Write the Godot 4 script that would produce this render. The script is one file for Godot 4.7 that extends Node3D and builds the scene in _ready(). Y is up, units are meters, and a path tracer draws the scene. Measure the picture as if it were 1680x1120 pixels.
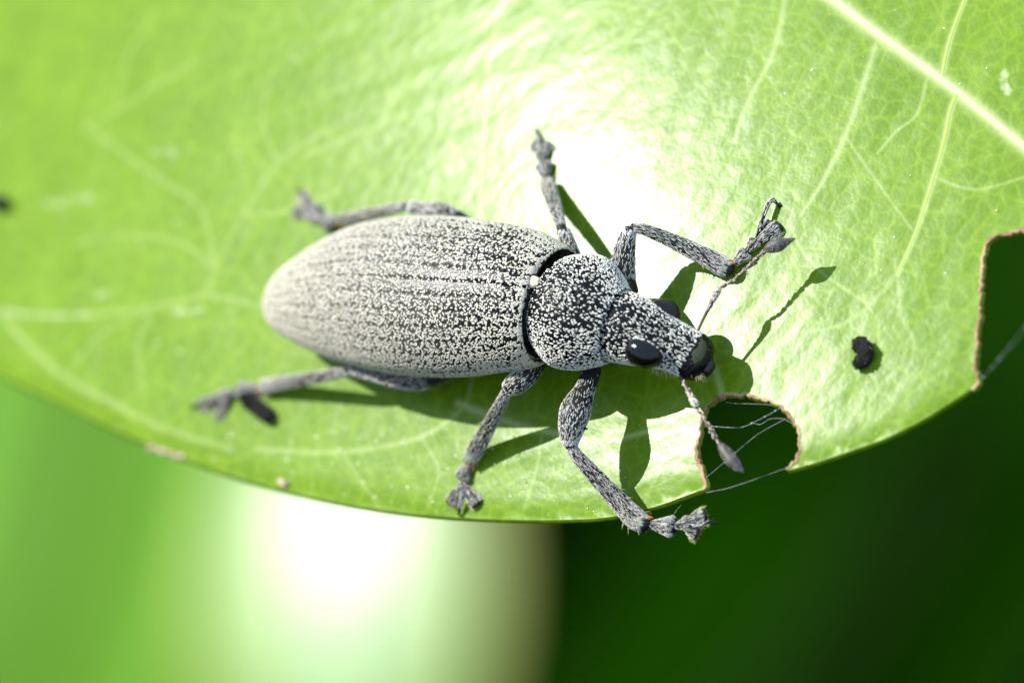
extends Node3D
# A grey weevil on a sunlit leaf, about life size. Lengths below are millimetres in the leaf's own axes: x runs along
# the weevil from tail to head, y stands off the leaf, z is the weevil's right. U turns them into metres.

const U := 0.001
const LEAF_AT := Vector3(0, 0.6, 0)
const SUN := Vector3(-0.55894514, 0.80655025, -0.192502)   # towards the sun, in the leaf's axes
var leaf_basis: Basis
var rng := RandomNumberGenerator.new()
var materials := {}
var scale_mesh: ArrayMesh
var clump := FastNoiseLite.new()
var fine_gap := FastNoiseLite.new()
var lump := FastNoiseLite.new()


func _ready() -> void:
	rng.seed = 7
	var down := deg_to_rad(40.0)
	var right := Vector3.RIGHT
	var up := Vector3(0, cos(down), -sin(down))
	var back := Vector3(0, sin(down), cos(down))
	var seen_from := Basis(right, up, back)
	# the leaf leans in the shrub: its axes as the camera sees them
	leaf_basis = Basis(seen_from * Vector3(0.81441866, -0.15589283, 0.55894514), seen_from * Vector3(-0.49033452, 0.33022529, 0.80655025), seen_from * Vector3(-0.31031323, -0.93093968, 0.19250200)).orthonormalized()

	var cam := Camera3D.new()
	cam.name = "camera"
	add_child(cam)
	cam.transform = Transform3D(seen_from, LEAF_AT + back * 0.15)
	var lens := CameraAttributesPhysical.new()
	lens.frustum_focal_length = 239.8
	lens.frustum_near = 0.01
	lens.frustum_far = 200.0
	lens.frustum_focus_distance = 0.1475
	lens.exposure_aperture = 54.0
	cam.attributes = lens
	cam.current = true

	var around := WorldEnvironment.new()
	around.name = "surroundings"
	var env := Environment.new()
	env.background_mode = Environment.BG_SKY
	var sky := Sky.new()
	var air := ProceduralSkyMaterial.new()
	air.sky_top_color = Color(0.68, 0.77, 0.88)
	air.sky_horizon_color = Color(0.80, 0.87, 0.93)
	air.sky_curve = 0.12
	air.ground_bottom_color = Color(0.16, 0.20, 0.10)
	air.ground_horizon_color = Color(0.42, 0.50, 0.36)
	air.sky_energy_multiplier = 1.0
	sky.sky_material = air
	env.sky = sky
	env.tonemap_mode = Environment.TONE_MAPPER_LINEAR
	env.tonemap_exposure = 1.8
	env.sdfgi_enabled = true
	env.ssao_enabled = true
	env.ssil_enabled = true
	around.environment = env
	add_child(around)

	var sun := DirectionalLight3D.new()
	sun.name = "sun"
	sun.light_energy = 1.5
	sun.light_color = Color(1.0, 0.99, 0.968)
	sun.light_angular_distance = 0.5
	sun.shadow_enabled = true
	add_child(sun)
	sun.look_at_from_position(Vector3.ZERO, -(leaf_basis * SUN), Vector3.UP)

	clump.seed = 11
	clump.noise_type = FastNoiseLite.TYPE_SIMPLEX_SMOOTH
	clump.frequency = 6.5
	clump.fractal_type = FastNoiseLite.FRACTAL_NONE
	fine_gap.seed = 23
	fine_gap.noise_type = FastNoiseLite.TYPE_SIMPLEX_SMOOTH
	fine_gap.frequency = 11.0
	fine_gap.fractal_type = FastNoiseLite.FRACTAL_NONE
	lump.seed = 5
	lump.noise_type = FastNoiseLite.TYPE_SIMPLEX_SMOOTH
	lump.frequency = 1.0
	make_materials()
	make_ground()
	make_shrub()
	make_leaf()
	make_weevil()
	make_frass()
	make_threads()
	make_dust()


# ---------------------------------------------------------------- shapes

class Geo:
	var v := PackedVector3Array()
	var n := PackedVector3Array()
	var uv := PackedVector2Array()
	var c := PackedColorArray()
	var i := PackedInt32Array()

	func add(p: Vector3, nn: Vector3, t := Vector2.ZERO, col := Color.WHITE) -> int:
		v.append(p)
		n.append(nn)
		uv.append(t)
		c.append(col)
		return v.size() - 1

	# a triangle whose front looks along `out`
	func tri(a: int, b: int, d: int, out: Vector3) -> void:
		if (v[b] - v[a]).cross(v[d] - v[a]).dot(out) > 0.0:
			i.append_array([a, d, b])
		else:
			i.append_array([a, b, d])

	func quad(a: int, b: int, d: int, e: int) -> void:
		tri(a, b, d, n[a] + n[b] + n[d])
		tri(a, d, e, n[a] + n[d] + n[e])

	# a grid of (across + 1) x (along + 1) points that were added row by row from `first`
	func grid(first: int, along: int, across: int) -> void:
		for r in along:
			for k in across:
				var a := first + r * (across + 1) + k
				quad(a, a + 1, a + across + 2, a + across + 1)

	# normals from the faces, for a grid; `closed` joins its two long edges
	func smooth(first: int, along: int, across: int, closed: bool) -> void:
		var w := across + 1
		for r in along + 1:
			for k in w:
				var k0 := k - 1
				var k1 := k + 1
				if closed:
					k0 = across - 1 if k == 0 else k - 1
					k1 = 1 if k == across else k + 1
				k0 = maxi(k0, 0)
				k1 = mini(k1, across)
				var du := v[first + mini(r + 1, along) * w + k] - v[first + maxi(r - 1, 0) * w + k]
				var dv := v[first + r * w + k1] - v[first + r * w + k0]
				var nn := du.cross(dv)
				var was := n[first + r * w + k]
				if nn.length_squared() > 1e-16:
					nn = nn.normalized()
					n[first + r * w + k] = nn if nn.dot(was) >= 0.0 else -nn


# A limb or trunk: a curve with an elliptic section, half width `a`, half height `t` above and `b` below it.
class Tube:
	const K := 96
	var at_c := PackedVector3Array()
	var at_s := PackedVector3Array()
	var at_n := PackedVector3Array()
	var at_r := PackedVector3Array()
	var length := 0.0

	# rows: [centre, a, t, b] or [centre, r]
	func _init(rows: Array, up := Vector3.UP) -> void:
		var m := rows.size()
		for k in K + 1:
			var x := float(k) / K * (m - 1)
			var j := mini(int(x), m - 2)
			var f := x - j
			at_c.append(mix(rows, j, f, true))
			at_r.append(mix(rows, j, f, false))
		for k in K + 1:
			var tan := at_c[mini(k + 1, K)] - at_c[maxi(k - 1, 0)]
			if tan.length() < 1e-9:
				tan = Vector3.RIGHT
			tan = tan.normalized()
			var u := up if absf(tan.dot(up)) < 0.97 else Vector3.BACK
			var s := tan.cross(u).normalized()
			at_s.append(s)
			at_n.append(s.cross(tan).normalized())
			if k > 0:
				length += at_c[k].distance_to(at_c[k - 1])

	func value(row: Array, centre: bool) -> Vector3:
		if centre:
			return row[0]
		if row.size() == 2:
			return Vector3(row[1], row[1], row[1])
		return Vector3(row[1], row[2], row[3])

	func mix(rows: Array, j: int, f: float, centre: bool) -> Vector3:
		var p1 := value(rows[j], centre)
		var p2 := value(rows[j + 1], centre)
		var p0 := value(rows[j - 1], centre) if j > 0 else p1 * 2.0 - p2
		var p3 := value(rows[j + 2], centre) if j + 2 < rows.size() else p2 * 2.0 - p1
		var o := 0.5 * (2.0 * p1 + (p2 - p0) * f + (2.0 * p0 - 5.0 * p1 + 4.0 * p2 - p3) * f * f + (3.0 * p1 - p0 - 3.0 * p2 + p3) * f * f * f)
		if not centre:
			o = o.max(Vector3(0.002, 0.002, 0.002))
		return o

	func pick(a: PackedVector3Array, s: float) -> Vector3:
		var x := clampf(s, 0.0, 1.0) * K
		var j := mini(int(x), K - 1)
		return a[j].lerp(a[j + 1], x - j)

	func centre(s: float) -> Vector3:
		return pick(at_c, s)

	func radius(s: float) -> Vector3:
		return pick(at_r, s)

	func on(s: float, phi: float, grow := 0.0) -> Vector3:
		var r := pick(at_r, s)
		var q := sin(phi)
		return pick(at_c, s) + pick(at_s, s) * ((r.x + grow) * cos(phi)) + pick(at_n, s) * ((r.y if q > 0.0 else r.z) + grow) * q

	func normal(s: float, phi: float) -> Vector3:
		var e := 0.006
		var du := on(s + e, phi) - on(s - e, phi)
		var dv := on(s, phi + 0.02) - on(s, phi - 0.02)
		var nn := du.cross(dv)
		if nn.length_squared() < 1e-18:
			return (on(s, phi) - centre(s)).normalized()
		nn = nn.normalized()
		return nn if nn.dot(on(s, phi) - centre(s)) >= 0.0 else -nn

	func along(s: float) -> Vector3:
		return (centre(s + 0.01) - centre(s - 0.01)).normalized()


# skin of a tube between two angles, with its ends rounded shut; `relief` is a Callable (s, phi) -> mm outwards
func skin(g: Geo, tube: Tube, rings: int, sides: int, relief = null, from := 0.0, to := TAU, s0 := 0.0, s1 := 1.0, caps := true) -> void:
	var first := g.v.size()
	var closed := is_equal_approx(to - from, TAU)
	for r in rings + 1:
		var s := lerpf(s0, s1, float(r) / rings)
		for k in sides + 1:
			var phi := lerpf(from, to, float(k) / sides)
			var p := tube.on(s, phi)
			var out := (p - tube.centre(s)).normalized()
			if relief != null:
				p += out * float(relief.call(s, phi))
			g.add(p, out, Vector2(s * tube.length, phi * tube.radius(s).x))
	g.smooth(first, rings, sides, closed)
	g.grid(first, rings, sides)
	if not caps or not closed:
		return
	for tip in [s0, s1]:
		var dir := tube.along(tip) * (-1.0 if tip == s0 else 1.0)
		var start := g.v.size()
		var c := tube.centre(tip)
		var r := tube.radius(tip)
		for q in 5:
			var w := cos(q * PI / 8.0)
			for k in sides + 1:
				var phi := lerpf(from, to, float(k) / sides)
				var side := tube.on(tip, phi) - c
				if q == 4:
					w = 0.02
				var p := c + side * w + dir * (sin(q * PI / 8.0) * minf(r.x, r.y) * 0.6)
				g.add(p, (side.normalized() * w + dir * sin(q * PI / 8.0)).normalized())
		g.grid(start, 4, sides)


func blob(g: Geo, at: Vector3, axes: Basis, rough := 0.0, freq := 3.0, rings := 16, sides := 24, col := Color.WHITE) -> void:
	var first := g.v.size()
	for r in rings + 1:
		var th := PI * r / rings
		for k in sides + 1:
			var ph := TAU * k / sides
			var d := Vector3(sin(th) * cos(ph), cos(th), sin(th) * sin(ph))
			var p := at + axes * d * (1.0 + (lump.get_noise_3dv((d + at) * freq) * rough if rough > 0.0 else 0.0))
			g.add(p, (axes.inverse().transposed() * d).normalized(), Vector2(ph, th), col)
	if rough > 0.0:
		g.smooth(first, rings, sides, true)
	g.grid(first, rings, sides)


func spike(g: Geo, from: Vector3, to: Vector3, r: float, bend := Vector3.ZERO) -> void:
	var t := Tube.new([[from, r], [(from + to) * 0.5 + bend, r * 0.75], [to, r * 0.12]])
	skin(g, t, 6, 5, null, 0.0, TAU, 0.0, 1.0, false)


# ---------------------------------------------------------------- nodes

func numbered(parent: Node, called: String) -> String:
	if not parent.has_node(NodePath(called)):
		return called
	var k := 1
	while parent.has_node(NodePath("%s_%03d" % [called, k])):
		k += 1
	return "%s_%03d" % [called, k]


# a thing standing on the leaf, its base at `base` (mm, the leaf's axes)
func thing(called: String, label: String, category: String, base := Vector3.ZERO, group := "") -> Node3D:
	var o := Node3D.new()
	o.name = numbered(self, called)
	add_child(o, true)
	o.transform = Transform3D(leaf_basis, LEAF_AT + leaf_basis * (base * U))
	tag(o, label, category, group)
	return o


func tag(o: Node, label: String, category: String, group := "") -> void:
	o.set_meta("label", label)
	o.set_meta("category", category)
	if group:
		o.set_meta("group", group)


func group_node(called: String, parent: Node) -> Node3D:
	var o := Node3D.new()
	o.name = numbered(parent, called)
	parent.add_child(o, true)
	return o


# where a thing's own zero lies in the leaf's axes
func base_of(o: Node) -> Vector3:
	var top := o as Node3D
	while top.get_parent() != self:
		top = top.get_parent()
	return leaf_basis.inverse() * (top.position - LEAF_AT) / U


func mesh_of(g: Geo, shift := Vector3.ZERO) -> ArrayMesh:
	var v := PackedVector3Array()
	v.resize(g.v.size())
	for k in g.v.size():
		v[k] = (g.v[k] - shift) * U
	var a := []
	a.resize(Mesh.ARRAY_MAX)
	a[Mesh.ARRAY_VERTEX] = v
	a[Mesh.ARRAY_NORMAL] = g.n
	a[Mesh.ARRAY_TEX_UV] = g.uv
	a[Mesh.ARRAY_COLOR] = g.c
	a[Mesh.ARRAY_INDEX] = g.i
	var m := ArrayMesh.new()
	m.add_surface_from_arrays(Mesh.PRIMITIVE_TRIANGLES, a)
	return m


func part(g: Geo, called: String, mat: Material, parent: Node) -> MeshInstance3D:
	var o := MeshInstance3D.new()
	o.mesh = mesh_of(g, base_of(parent))
	o.material_override = mat
	o.name = numbered(parent, called)
	parent.add_child(o, true)
	return o


func stuff(where: Array, tints: PackedColorArray, mesh: Mesh, called: String, mat: Material, parent: Node) -> MultiMeshInstance3D:
	var shift := base_of(parent) if parent != self else Vector3.ZERO
	var mm := MultiMesh.new()
	mm.transform_format = MultiMesh.TRANSFORM_3D
	mm.use_colors = true
	mm.mesh = mesh
	mm.instance_count = where.size()
	for k in where.size():
		var t: Transform3D = where[k]
		mm.set_instance_transform(k, Transform3D(t.basis * U, (t.origin - shift) * U))
		mm.set_instance_color(k, tints[k])
	var o := MultiMeshInstance3D.new()
	o.multimesh = mm
	o.material_override = mat
	o.name = numbered(parent, called)
	parent.add_child(o, true)
	o.set_meta("kind", "stuff")
	return o


func plain(called: String, col: Color, rough: float, specular := 0.5) -> StandardMaterial3D:
	var m := StandardMaterial3D.new()
	m.resource_name = called
	m.albedo_color = col.linear_to_srgb()
	m.roughness = rough
	m.metallic_specular = specular
	materials[called] = m
	return m


func noise_map(freq: float, octaves: int, cellular := false, size := 512, seed_ := 1) -> Texture2D:
	var f := FastNoiseLite.new()
	f.seed = seed_
	f.frequency = freq
	f.noise_type = FastNoiseLite.TYPE_CELLULAR if cellular else FastNoiseLite.TYPE_SIMPLEX_SMOOTH
	f.cellular_return_type = FastNoiseLite.RETURN_DISTANCE
	f.fractal_type = FastNoiseLite.FRACTAL_FBM if octaves > 1 else FastNoiseLite.FRACTAL_NONE
	f.fractal_octaves = octaves
	return ImageTexture.create_from_image(f.get_seamless_image(size, size))


func make_materials() -> void:
	var m := plain("cuticle", Color(0.005, 0.005, 0.005), 0.26, 0.26)
	m.heightmap_enabled = true
	m.heightmap_texture = noise_map(0.03, 2, true)
	m.heightmap_scale = 0.0012
	m.uv1_triplanar = true
	m.uv1_scale = Vector3.ONE * 700.0
	plain("leg_cuticle", Color(0.016, 0.0155, 0.014), 0.34, 0.3)
	m = plain("dusty_cuticle", Color.WHITE, 0.35, 0.26)
	m.vertex_color_use_as_albedo = true
	m = plain("scales", Color.WHITE, 0.34, 0.55)
	m.vertex_color_use_as_albedo = true
	m = plain("eye", Color(0.003, 0.003, 0.003), 0.11, 0.42)
	m.heightmap_enabled = true
	m.heightmap_texture = facets()
	m.heightmap_scale = 0.00004
	m.uv1_scale = Vector3(7.0, 6.0, 1.0)
	plain("horn", Color(0.034, 0.036, 0.010), 0.2)
	plain("jaw", Color(0.006, 0.005, 0.006), 0.30)
	plain("amber", Color(0.42, 0.17, 0.025), 0.4)
	plain("antenna_brown", Color(0.075, 0.040, 0.022), 0.4)
	plain("club", Color(0.045, 0.040, 0.034), 0.55)
	m = plain("pad", Color(0.66, 0.58, 0.36), 0.7)
	m = plain("hair", Color(0.52, 0.46, 0.22), 0.45)
	plain("olive_brush", Color(0.30, 0.30, 0.06), 0.6)
	m = plain("silk", Color(0.45, 0.48, 0.48), 0.25)
	m = plain("frass", Color(0.012, 0.010, 0.011), 0.2)
	m.heightmap_enabled = true
	m.heightmap_texture = noise_map(0.06, 4, false, 512, 8)
	m.heightmap_scale = 0.014
	m.uv1_triplanar = true
	m.uv1_scale = Vector3.ONE * 900.0
	m = plain("far_blade", Color.WHITE, 0.6, 0.2)
	m.vertex_color_use_as_albedo = true
	m = plain("crust", Color.WHITE, 0.75)
	m.vertex_color_use_as_albedo = true
	m = plain("vein", Color(0.42, 0.49, 0.21), 0.55, 0.3)
	plain("side_vein", Color(0.25, 0.355, 0.06), 0.5, 0.3)
	m = plain("bark", Color(0.13, 0.10, 0.06), 0.85)
	m = plain("stalk", Color(0.12, 0.17, 0.03), 0.5)
	m = plain("bright_blade", Color.WHITE, 0.40, 0.72)
	m.vertex_color_use_as_albedo = true
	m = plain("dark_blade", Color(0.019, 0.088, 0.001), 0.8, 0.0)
	m.vertex_color_use_as_albedo = true
	m = plain("soil", Color(0.010, 0.040, 0.001), 0.95, 0.1)
	m.albedo_texture = noise_map(0.02, 4)
	m.uv1_triplanar = true
	m.uv1_world_triplanar = true
	m.uv1_scale = Vector3.ONE * 1.5
	m = plain("dust", Color.WHITE, 0.6)
	m.vertex_color_use_as_albedo = true


# the hexagonal lenses of a compound eye, as relief
func facets() -> Texture2D:
	var w := 96
	var h := 56
	var im := Image.create(w, h, false, Image.FORMAT_RF)
	for y in h:
		for x in w:
			var best := 9.0
			for cx in [0.0, 16.0, 32.0, 48.0, 64.0, 80.0, 96.0]:
				for row in 5:
					var q := Vector2(cx + (8.0 if row % 2 else 0.0), row * 14.0)
					best = minf(best, Vector2(x, y).distance_to(q) / 8.5)
			im.set_pixel(x, y, Color(maxf(0.0, 1.0 - best * best), 0, 0))
	return ImageTexture.create_from_image(im)


# ---------------------------------------------------------------- setting

func make_ground() -> void:
	var g := Geo.new()
	for z in 41:
		for x in 41:
			var p := Vector3(signf(x - 20.0) * pow(absf(x - 20.0) / 20.0, 3.0), 0, signf(z - 20.0) * pow(absf(z - 20.0) / 20.0, 3.0)) * 90000.0
			p.y = lump.get_noise_2d(p.x * 0.004, p.z * 0.004) * 25.0
			g.add(p, Vector3.UP)
	g.smooth(0, 40, 40, false)
	g.grid(0, 40, 40)
	var o := MeshInstance3D.new()
	o.mesh = mesh_of(g)
	o.material_override = materials.soil
	o.name = "ground"
	add_child(o, true)
	o.set_meta("kind", "structure")
	o.set_meta("label", "dark mossy ground under the shrub")


# A leaf of the shrub behind: blade and midrib, from `base` towards `tip` (world metres), its upper side along `face`.
func shrub_leaf(base: Vector3, tip: Vector3, face: Vector3, width: float, sag: float, mat: Material, tone: Color, margin: Color, label: String) -> void:
	var o := Node3D.new()
	o.name = numbered(self, "shrub_leaf")
	add_child(o, true)
	o.position = base
	tag(o, label, "leaf", "blurred leaves of the shrub behind")
	var dir := tip - base
	var len := dir.length()
	dir /= len
	face = (face - dir * face.dot(dir)).normalized()
	var side := dir.cross(face)
	var g := Geo.new()
	var rings := 22
	var sides := 14
	var put := func(s: float, q: float, lift: float) -> Vector3:
		var w := width * 0.5 * pow(sin(PI * pow(clampf(s, 0.004, 0.996), 0.85)), 0.75)
		return dir * (len * s) + side * (w * q) + face * (-sag * (s - 0.5) * (s - 0.5) * 4.0 * len - absf(q) * absf(q) * w * 0.16 + lift + sin(s * 40.0 + absf(q) * 3.0) * len * 0.002)
	for layer in [0.0, -0.0003]:
		var first := g.v.size()
		for r in rings + 1:
			for k in sides + 1:
				var q := float(k) / sides * 2.0 - 1.0
				var c := tone.lerp(margin, smoothstep(0.72, 0.98, absf(q)))
				g.add(put.call(float(r) / rings, q, layer), face if layer == 0.0 else -face, Vector2.ZERO, c)
		g.smooth(first, rings, sides, false)
		g.grid(first, rings, sides)
	for v in g.v.size():
		g.v[v] /= U
	var blade := MeshInstance3D.new()
	blade.mesh = mesh_of(g)
	blade.material_override = mat
	blade.name = "blade"
	o.add_child(blade, true)
	var rows := []
	for k in 7:
		rows.append([put.call(k / 6.0, 0.0, 0.0001) / U, lerpf(0.9, 0.2, k / 6.0)])
	rows.push_front([-dir * 12.0, 0.9])
	var rib := Geo.new()
	skin(rib, Tube.new(rows, face), 24, 6)
	var r := MeshInstance3D.new()
	r.mesh = mesh_of(rib)
	r.material_override = materials.stalk
	r.name = "midrib"
	o.add_child(r, true)


func make_shrub() -> void:
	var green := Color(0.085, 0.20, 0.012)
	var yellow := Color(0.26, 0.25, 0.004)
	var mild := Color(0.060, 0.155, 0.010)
	var sunny := Vector3(-0.490, 0.771, 0.406)
	shrub_leaf(Vector3(-0.0160, 0.2961, -0.2933), Vector3(-0.0142, 0.3247, -0.3395), sunny, 0.0285, 0.07, materials.bright_blade, green, yellow, "bright blurred leaf glaring white behind the lower edge of the chewed leaf")
	shrub_leaf(Vector3(-0.0582, 0.2322, -0.3206), Vector3(-0.0312, 0.2987, -0.3960), Vector3(-0.744, 0.661, 0.093), 0.054, 0.08, materials.far_blade, mild, mild, "blurred sunlit green leaf behind the lower left edge of the chewed leaf")
	shrub_leaf(Vector3(-0.0790, 0.2323, -0.3442), Vector3(-0.0472, 0.2930, -0.4081), Vector3(-0.658, 0.746, 0.101), 0.058, 0.08, materials.far_blade, mild, mild, "blurred sunlit green leaf farthest left in the shrub behind")
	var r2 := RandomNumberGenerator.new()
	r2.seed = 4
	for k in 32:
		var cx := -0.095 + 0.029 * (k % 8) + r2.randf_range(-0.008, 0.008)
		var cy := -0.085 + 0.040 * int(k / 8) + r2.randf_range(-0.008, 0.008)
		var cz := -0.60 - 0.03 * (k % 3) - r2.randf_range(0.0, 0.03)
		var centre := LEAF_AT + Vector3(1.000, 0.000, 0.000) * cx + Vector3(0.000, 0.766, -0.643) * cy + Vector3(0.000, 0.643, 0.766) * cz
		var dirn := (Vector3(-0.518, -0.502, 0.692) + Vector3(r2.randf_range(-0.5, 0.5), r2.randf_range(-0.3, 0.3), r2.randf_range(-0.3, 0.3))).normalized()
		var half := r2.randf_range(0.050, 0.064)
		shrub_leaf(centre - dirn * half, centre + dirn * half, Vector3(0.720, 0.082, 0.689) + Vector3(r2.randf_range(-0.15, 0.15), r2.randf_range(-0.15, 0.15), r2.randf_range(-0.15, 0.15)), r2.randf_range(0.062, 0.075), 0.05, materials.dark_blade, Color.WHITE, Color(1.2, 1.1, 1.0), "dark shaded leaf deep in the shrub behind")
	# the stem that carries the leaf in front, from the ground up
	var g := Geo.new()
	var foot := Vector3(-0.075, 0.0, -0.075)
	var fork: Vector3 = LEAF_AT + leaf_basis * (Vector3(-40, -2, -29) * U)
	var rows := []
	for k in 9:
		var s := k / 8.0
		rows.append([(foot.lerp(fork + Vector3(0, 0.06, 0), s) + Vector3(sin(s * 7.0) * 0.006, 0, cos(s * 5.0) * 0.005)) / U, lerpf(5.0, 2.0, s)])
	skin(g, Tube.new(rows, Vector3.BACK), 60, 14)
	var o := Node3D.new()
	o.name = "shrub"
	add_child(o, true)
	tag(o, "brown stemmed shrub that carries the big chewed leaf", "shrub")
	var st := MeshInstance3D.new()
	st.mesh = mesh_of(g)
	st.material_override = materials.bark
	st.name = "stem"
	o.add_child(st, true)


# ---------------------------------------------------------------- the leaf

func rise(x: float, z: float) -> float:
	var a := (x - 1.8) * 0.66 - (z + 3.2) * 0.75
	var b := (x - 1.8) * 0.75 + (z + 3.2) * 0.66
	return -a * a / (54.0 + 4.0 * abs(a)) - b * b / (170.0 + 18.0 * max(b, 0.0))


func rise_normal(x: float, z: float) -> Vector3:
	var e := 0.03
	return Vector3(rise(x - e, z) - rise(x + e, z), 2.0 * e, rise(x, z - e) - rise(x, z + e)).normalized()


var margin_line := PackedVector2Array()


func to_margin(p: Vector2) -> float:
	var best := 99.0
	for k in margin_line.size() - 1:
		var a := margin_line[k]
		var b := margin_line[k + 1]
		if absf(a.x - p.x) < 3.0 or absf(b.x - p.x) < 3.0 or absf(a.x - b.x) > 4.0:
			best = minf(best, p.distance_to(Geometry2D.get_closest_point_to_segment(p, a, b)))
	return best


func rim(d: float) -> float:
	var q := clampf(1.0 - d / 0.55, 0.0, 1.0)
	return -0.055 * q * q


func spline(points: Array, step: float) -> PackedVector2Array:
	var c := Curve2D.new()
	for k in points.size():
		var p: Vector2 = points[k]
		var a: Vector2 = points[maxi(k - 1, 0)]
		var b: Vector2 = points[mini(k + 1, points.size() - 1)]
		var t := (b - a) / 6.0
		c.add_point(p, -t.limit_length(p.distance_to(a) / 2.5), t.limit_length(p.distance_to(b) / 2.5))
	c.bake_interval = step
	return c.get_baked_points()


const TEX_FROM := Vector2(-18, -14)
const TEX_SIZE := Vector2(35, 20)
const TEX_W := 2048


func stamp(field: PackedFloat32Array, w: int, h: int, line: PackedVector2Array, r0: float, r1: float, strength: float) -> void:
	var per := w / TEX_SIZE.x
	for k in line.size() - 1:
		var a := (line[k] - TEX_FROM) * per
		var b := (line[k + 1] - TEX_FROM) * per
		var f := float(k) / line.size()
		var r := lerpf(r0, r1, f) * per
		var lo := a.min(b) - Vector2.ONE * r * 2.6
		var hi := a.max(b) + Vector2.ONE * r * 2.6
		for y in range(maxi(0, int(lo.y)), mini(h, int(hi.y) + 1)):
			for x in range(maxi(0, int(lo.x)), mini(w, int(hi.x) + 1)):
				var d := Vector2(x, y).distance_to(Geometry2D.get_closest_point_to_segment(Vector2(x, y), a, b)) / r
				if d < 2.6:
					var t := exp(-d * d * 0.9) * strength
					if t > field[y * w + x]:
						field[y * w + x] = t


func layer(w: int, h: int, freq: float, kind: int, seed_: int, warp := 0.0) -> PackedByteArray:
	var f := FastNoiseLite.new()
	f.seed = seed_
	f.frequency = freq * TEX_SIZE.x / w
	f.noise_type = FastNoiseLite.TYPE_CELLULAR if kind == 1 else FastNoiseLite.TYPE_SIMPLEX_SMOOTH
	f.cellular_return_type = FastNoiseLite.RETURN_DISTANCE2_SUB
	f.cellular_distance_function = FastNoiseLite.DISTANCE_EUCLIDEAN
	f.cellular_jitter = 0.9
	f.fractal_type = FastNoiseLite.FRACTAL_NONE if kind == 1 else FastNoiseLite.FRACTAL_FBM
	f.fractal_octaves = 3
	f.domain_warp_enabled = warp > 0.0
	f.domain_warp_amplitude = warp * w / TEX_SIZE.x
	f.domain_warp_frequency = freq * 0.7 * TEX_SIZE.x / w
	f.domain_warp_fractal_type = FastNoiseLite.DOMAIN_WARP_FRACTAL_NONE
	return f.get_image(w, h, false, false, true).get_data()


# long shallow wrinkles of the blade, running out from the midrib
func streaks(w: int, h: int) -> PackedFloat32Array:
	var f := FastNoiseLite.new()
	f.seed = 41
	f.noise_type = FastNoiseLite.TYPE_SIMPLEX_SMOOTH
	f.fractal_octaves = 2
	f.frequency = 1.0
	var out := PackedFloat32Array()
	out.resize(w * h)
	# worked out on every fourth point and filled in between
	var cw := w / 4 + 2
	var ch := h / 4 + 2
	var few := PackedFloat32Array()
	few.resize(cw * ch)
	for y in ch:
		for x in cw:
			var p := Vector2(x, y) * 4.0 * TEX_SIZE.x / w + TEX_FROM
			var u := p.x * 0.80 + p.y * 0.60
			var v := -p.x * 0.60 + p.y * 0.80
			few[y * cw + x] = f.get_noise_2d(u * 0.8 + sin(v * 0.35) * 1.2, v * 0.34) * 1.5 + f.get_noise_2d(u * 2.4 + 50.0, v * 1.5) * 0.5
	for y in h:
		for x in w:
			var k := (y >> 2) * cw + (x >> 2)
			var fx := (x & 3) * 0.25
			var fy := (y & 3) * 0.25
			out[y * w + x] = lerpf(lerpf(few[k], few[k + 1], fx), lerpf(few[k + cw], few[k + cw + 1], fx), fy)
	return out


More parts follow.
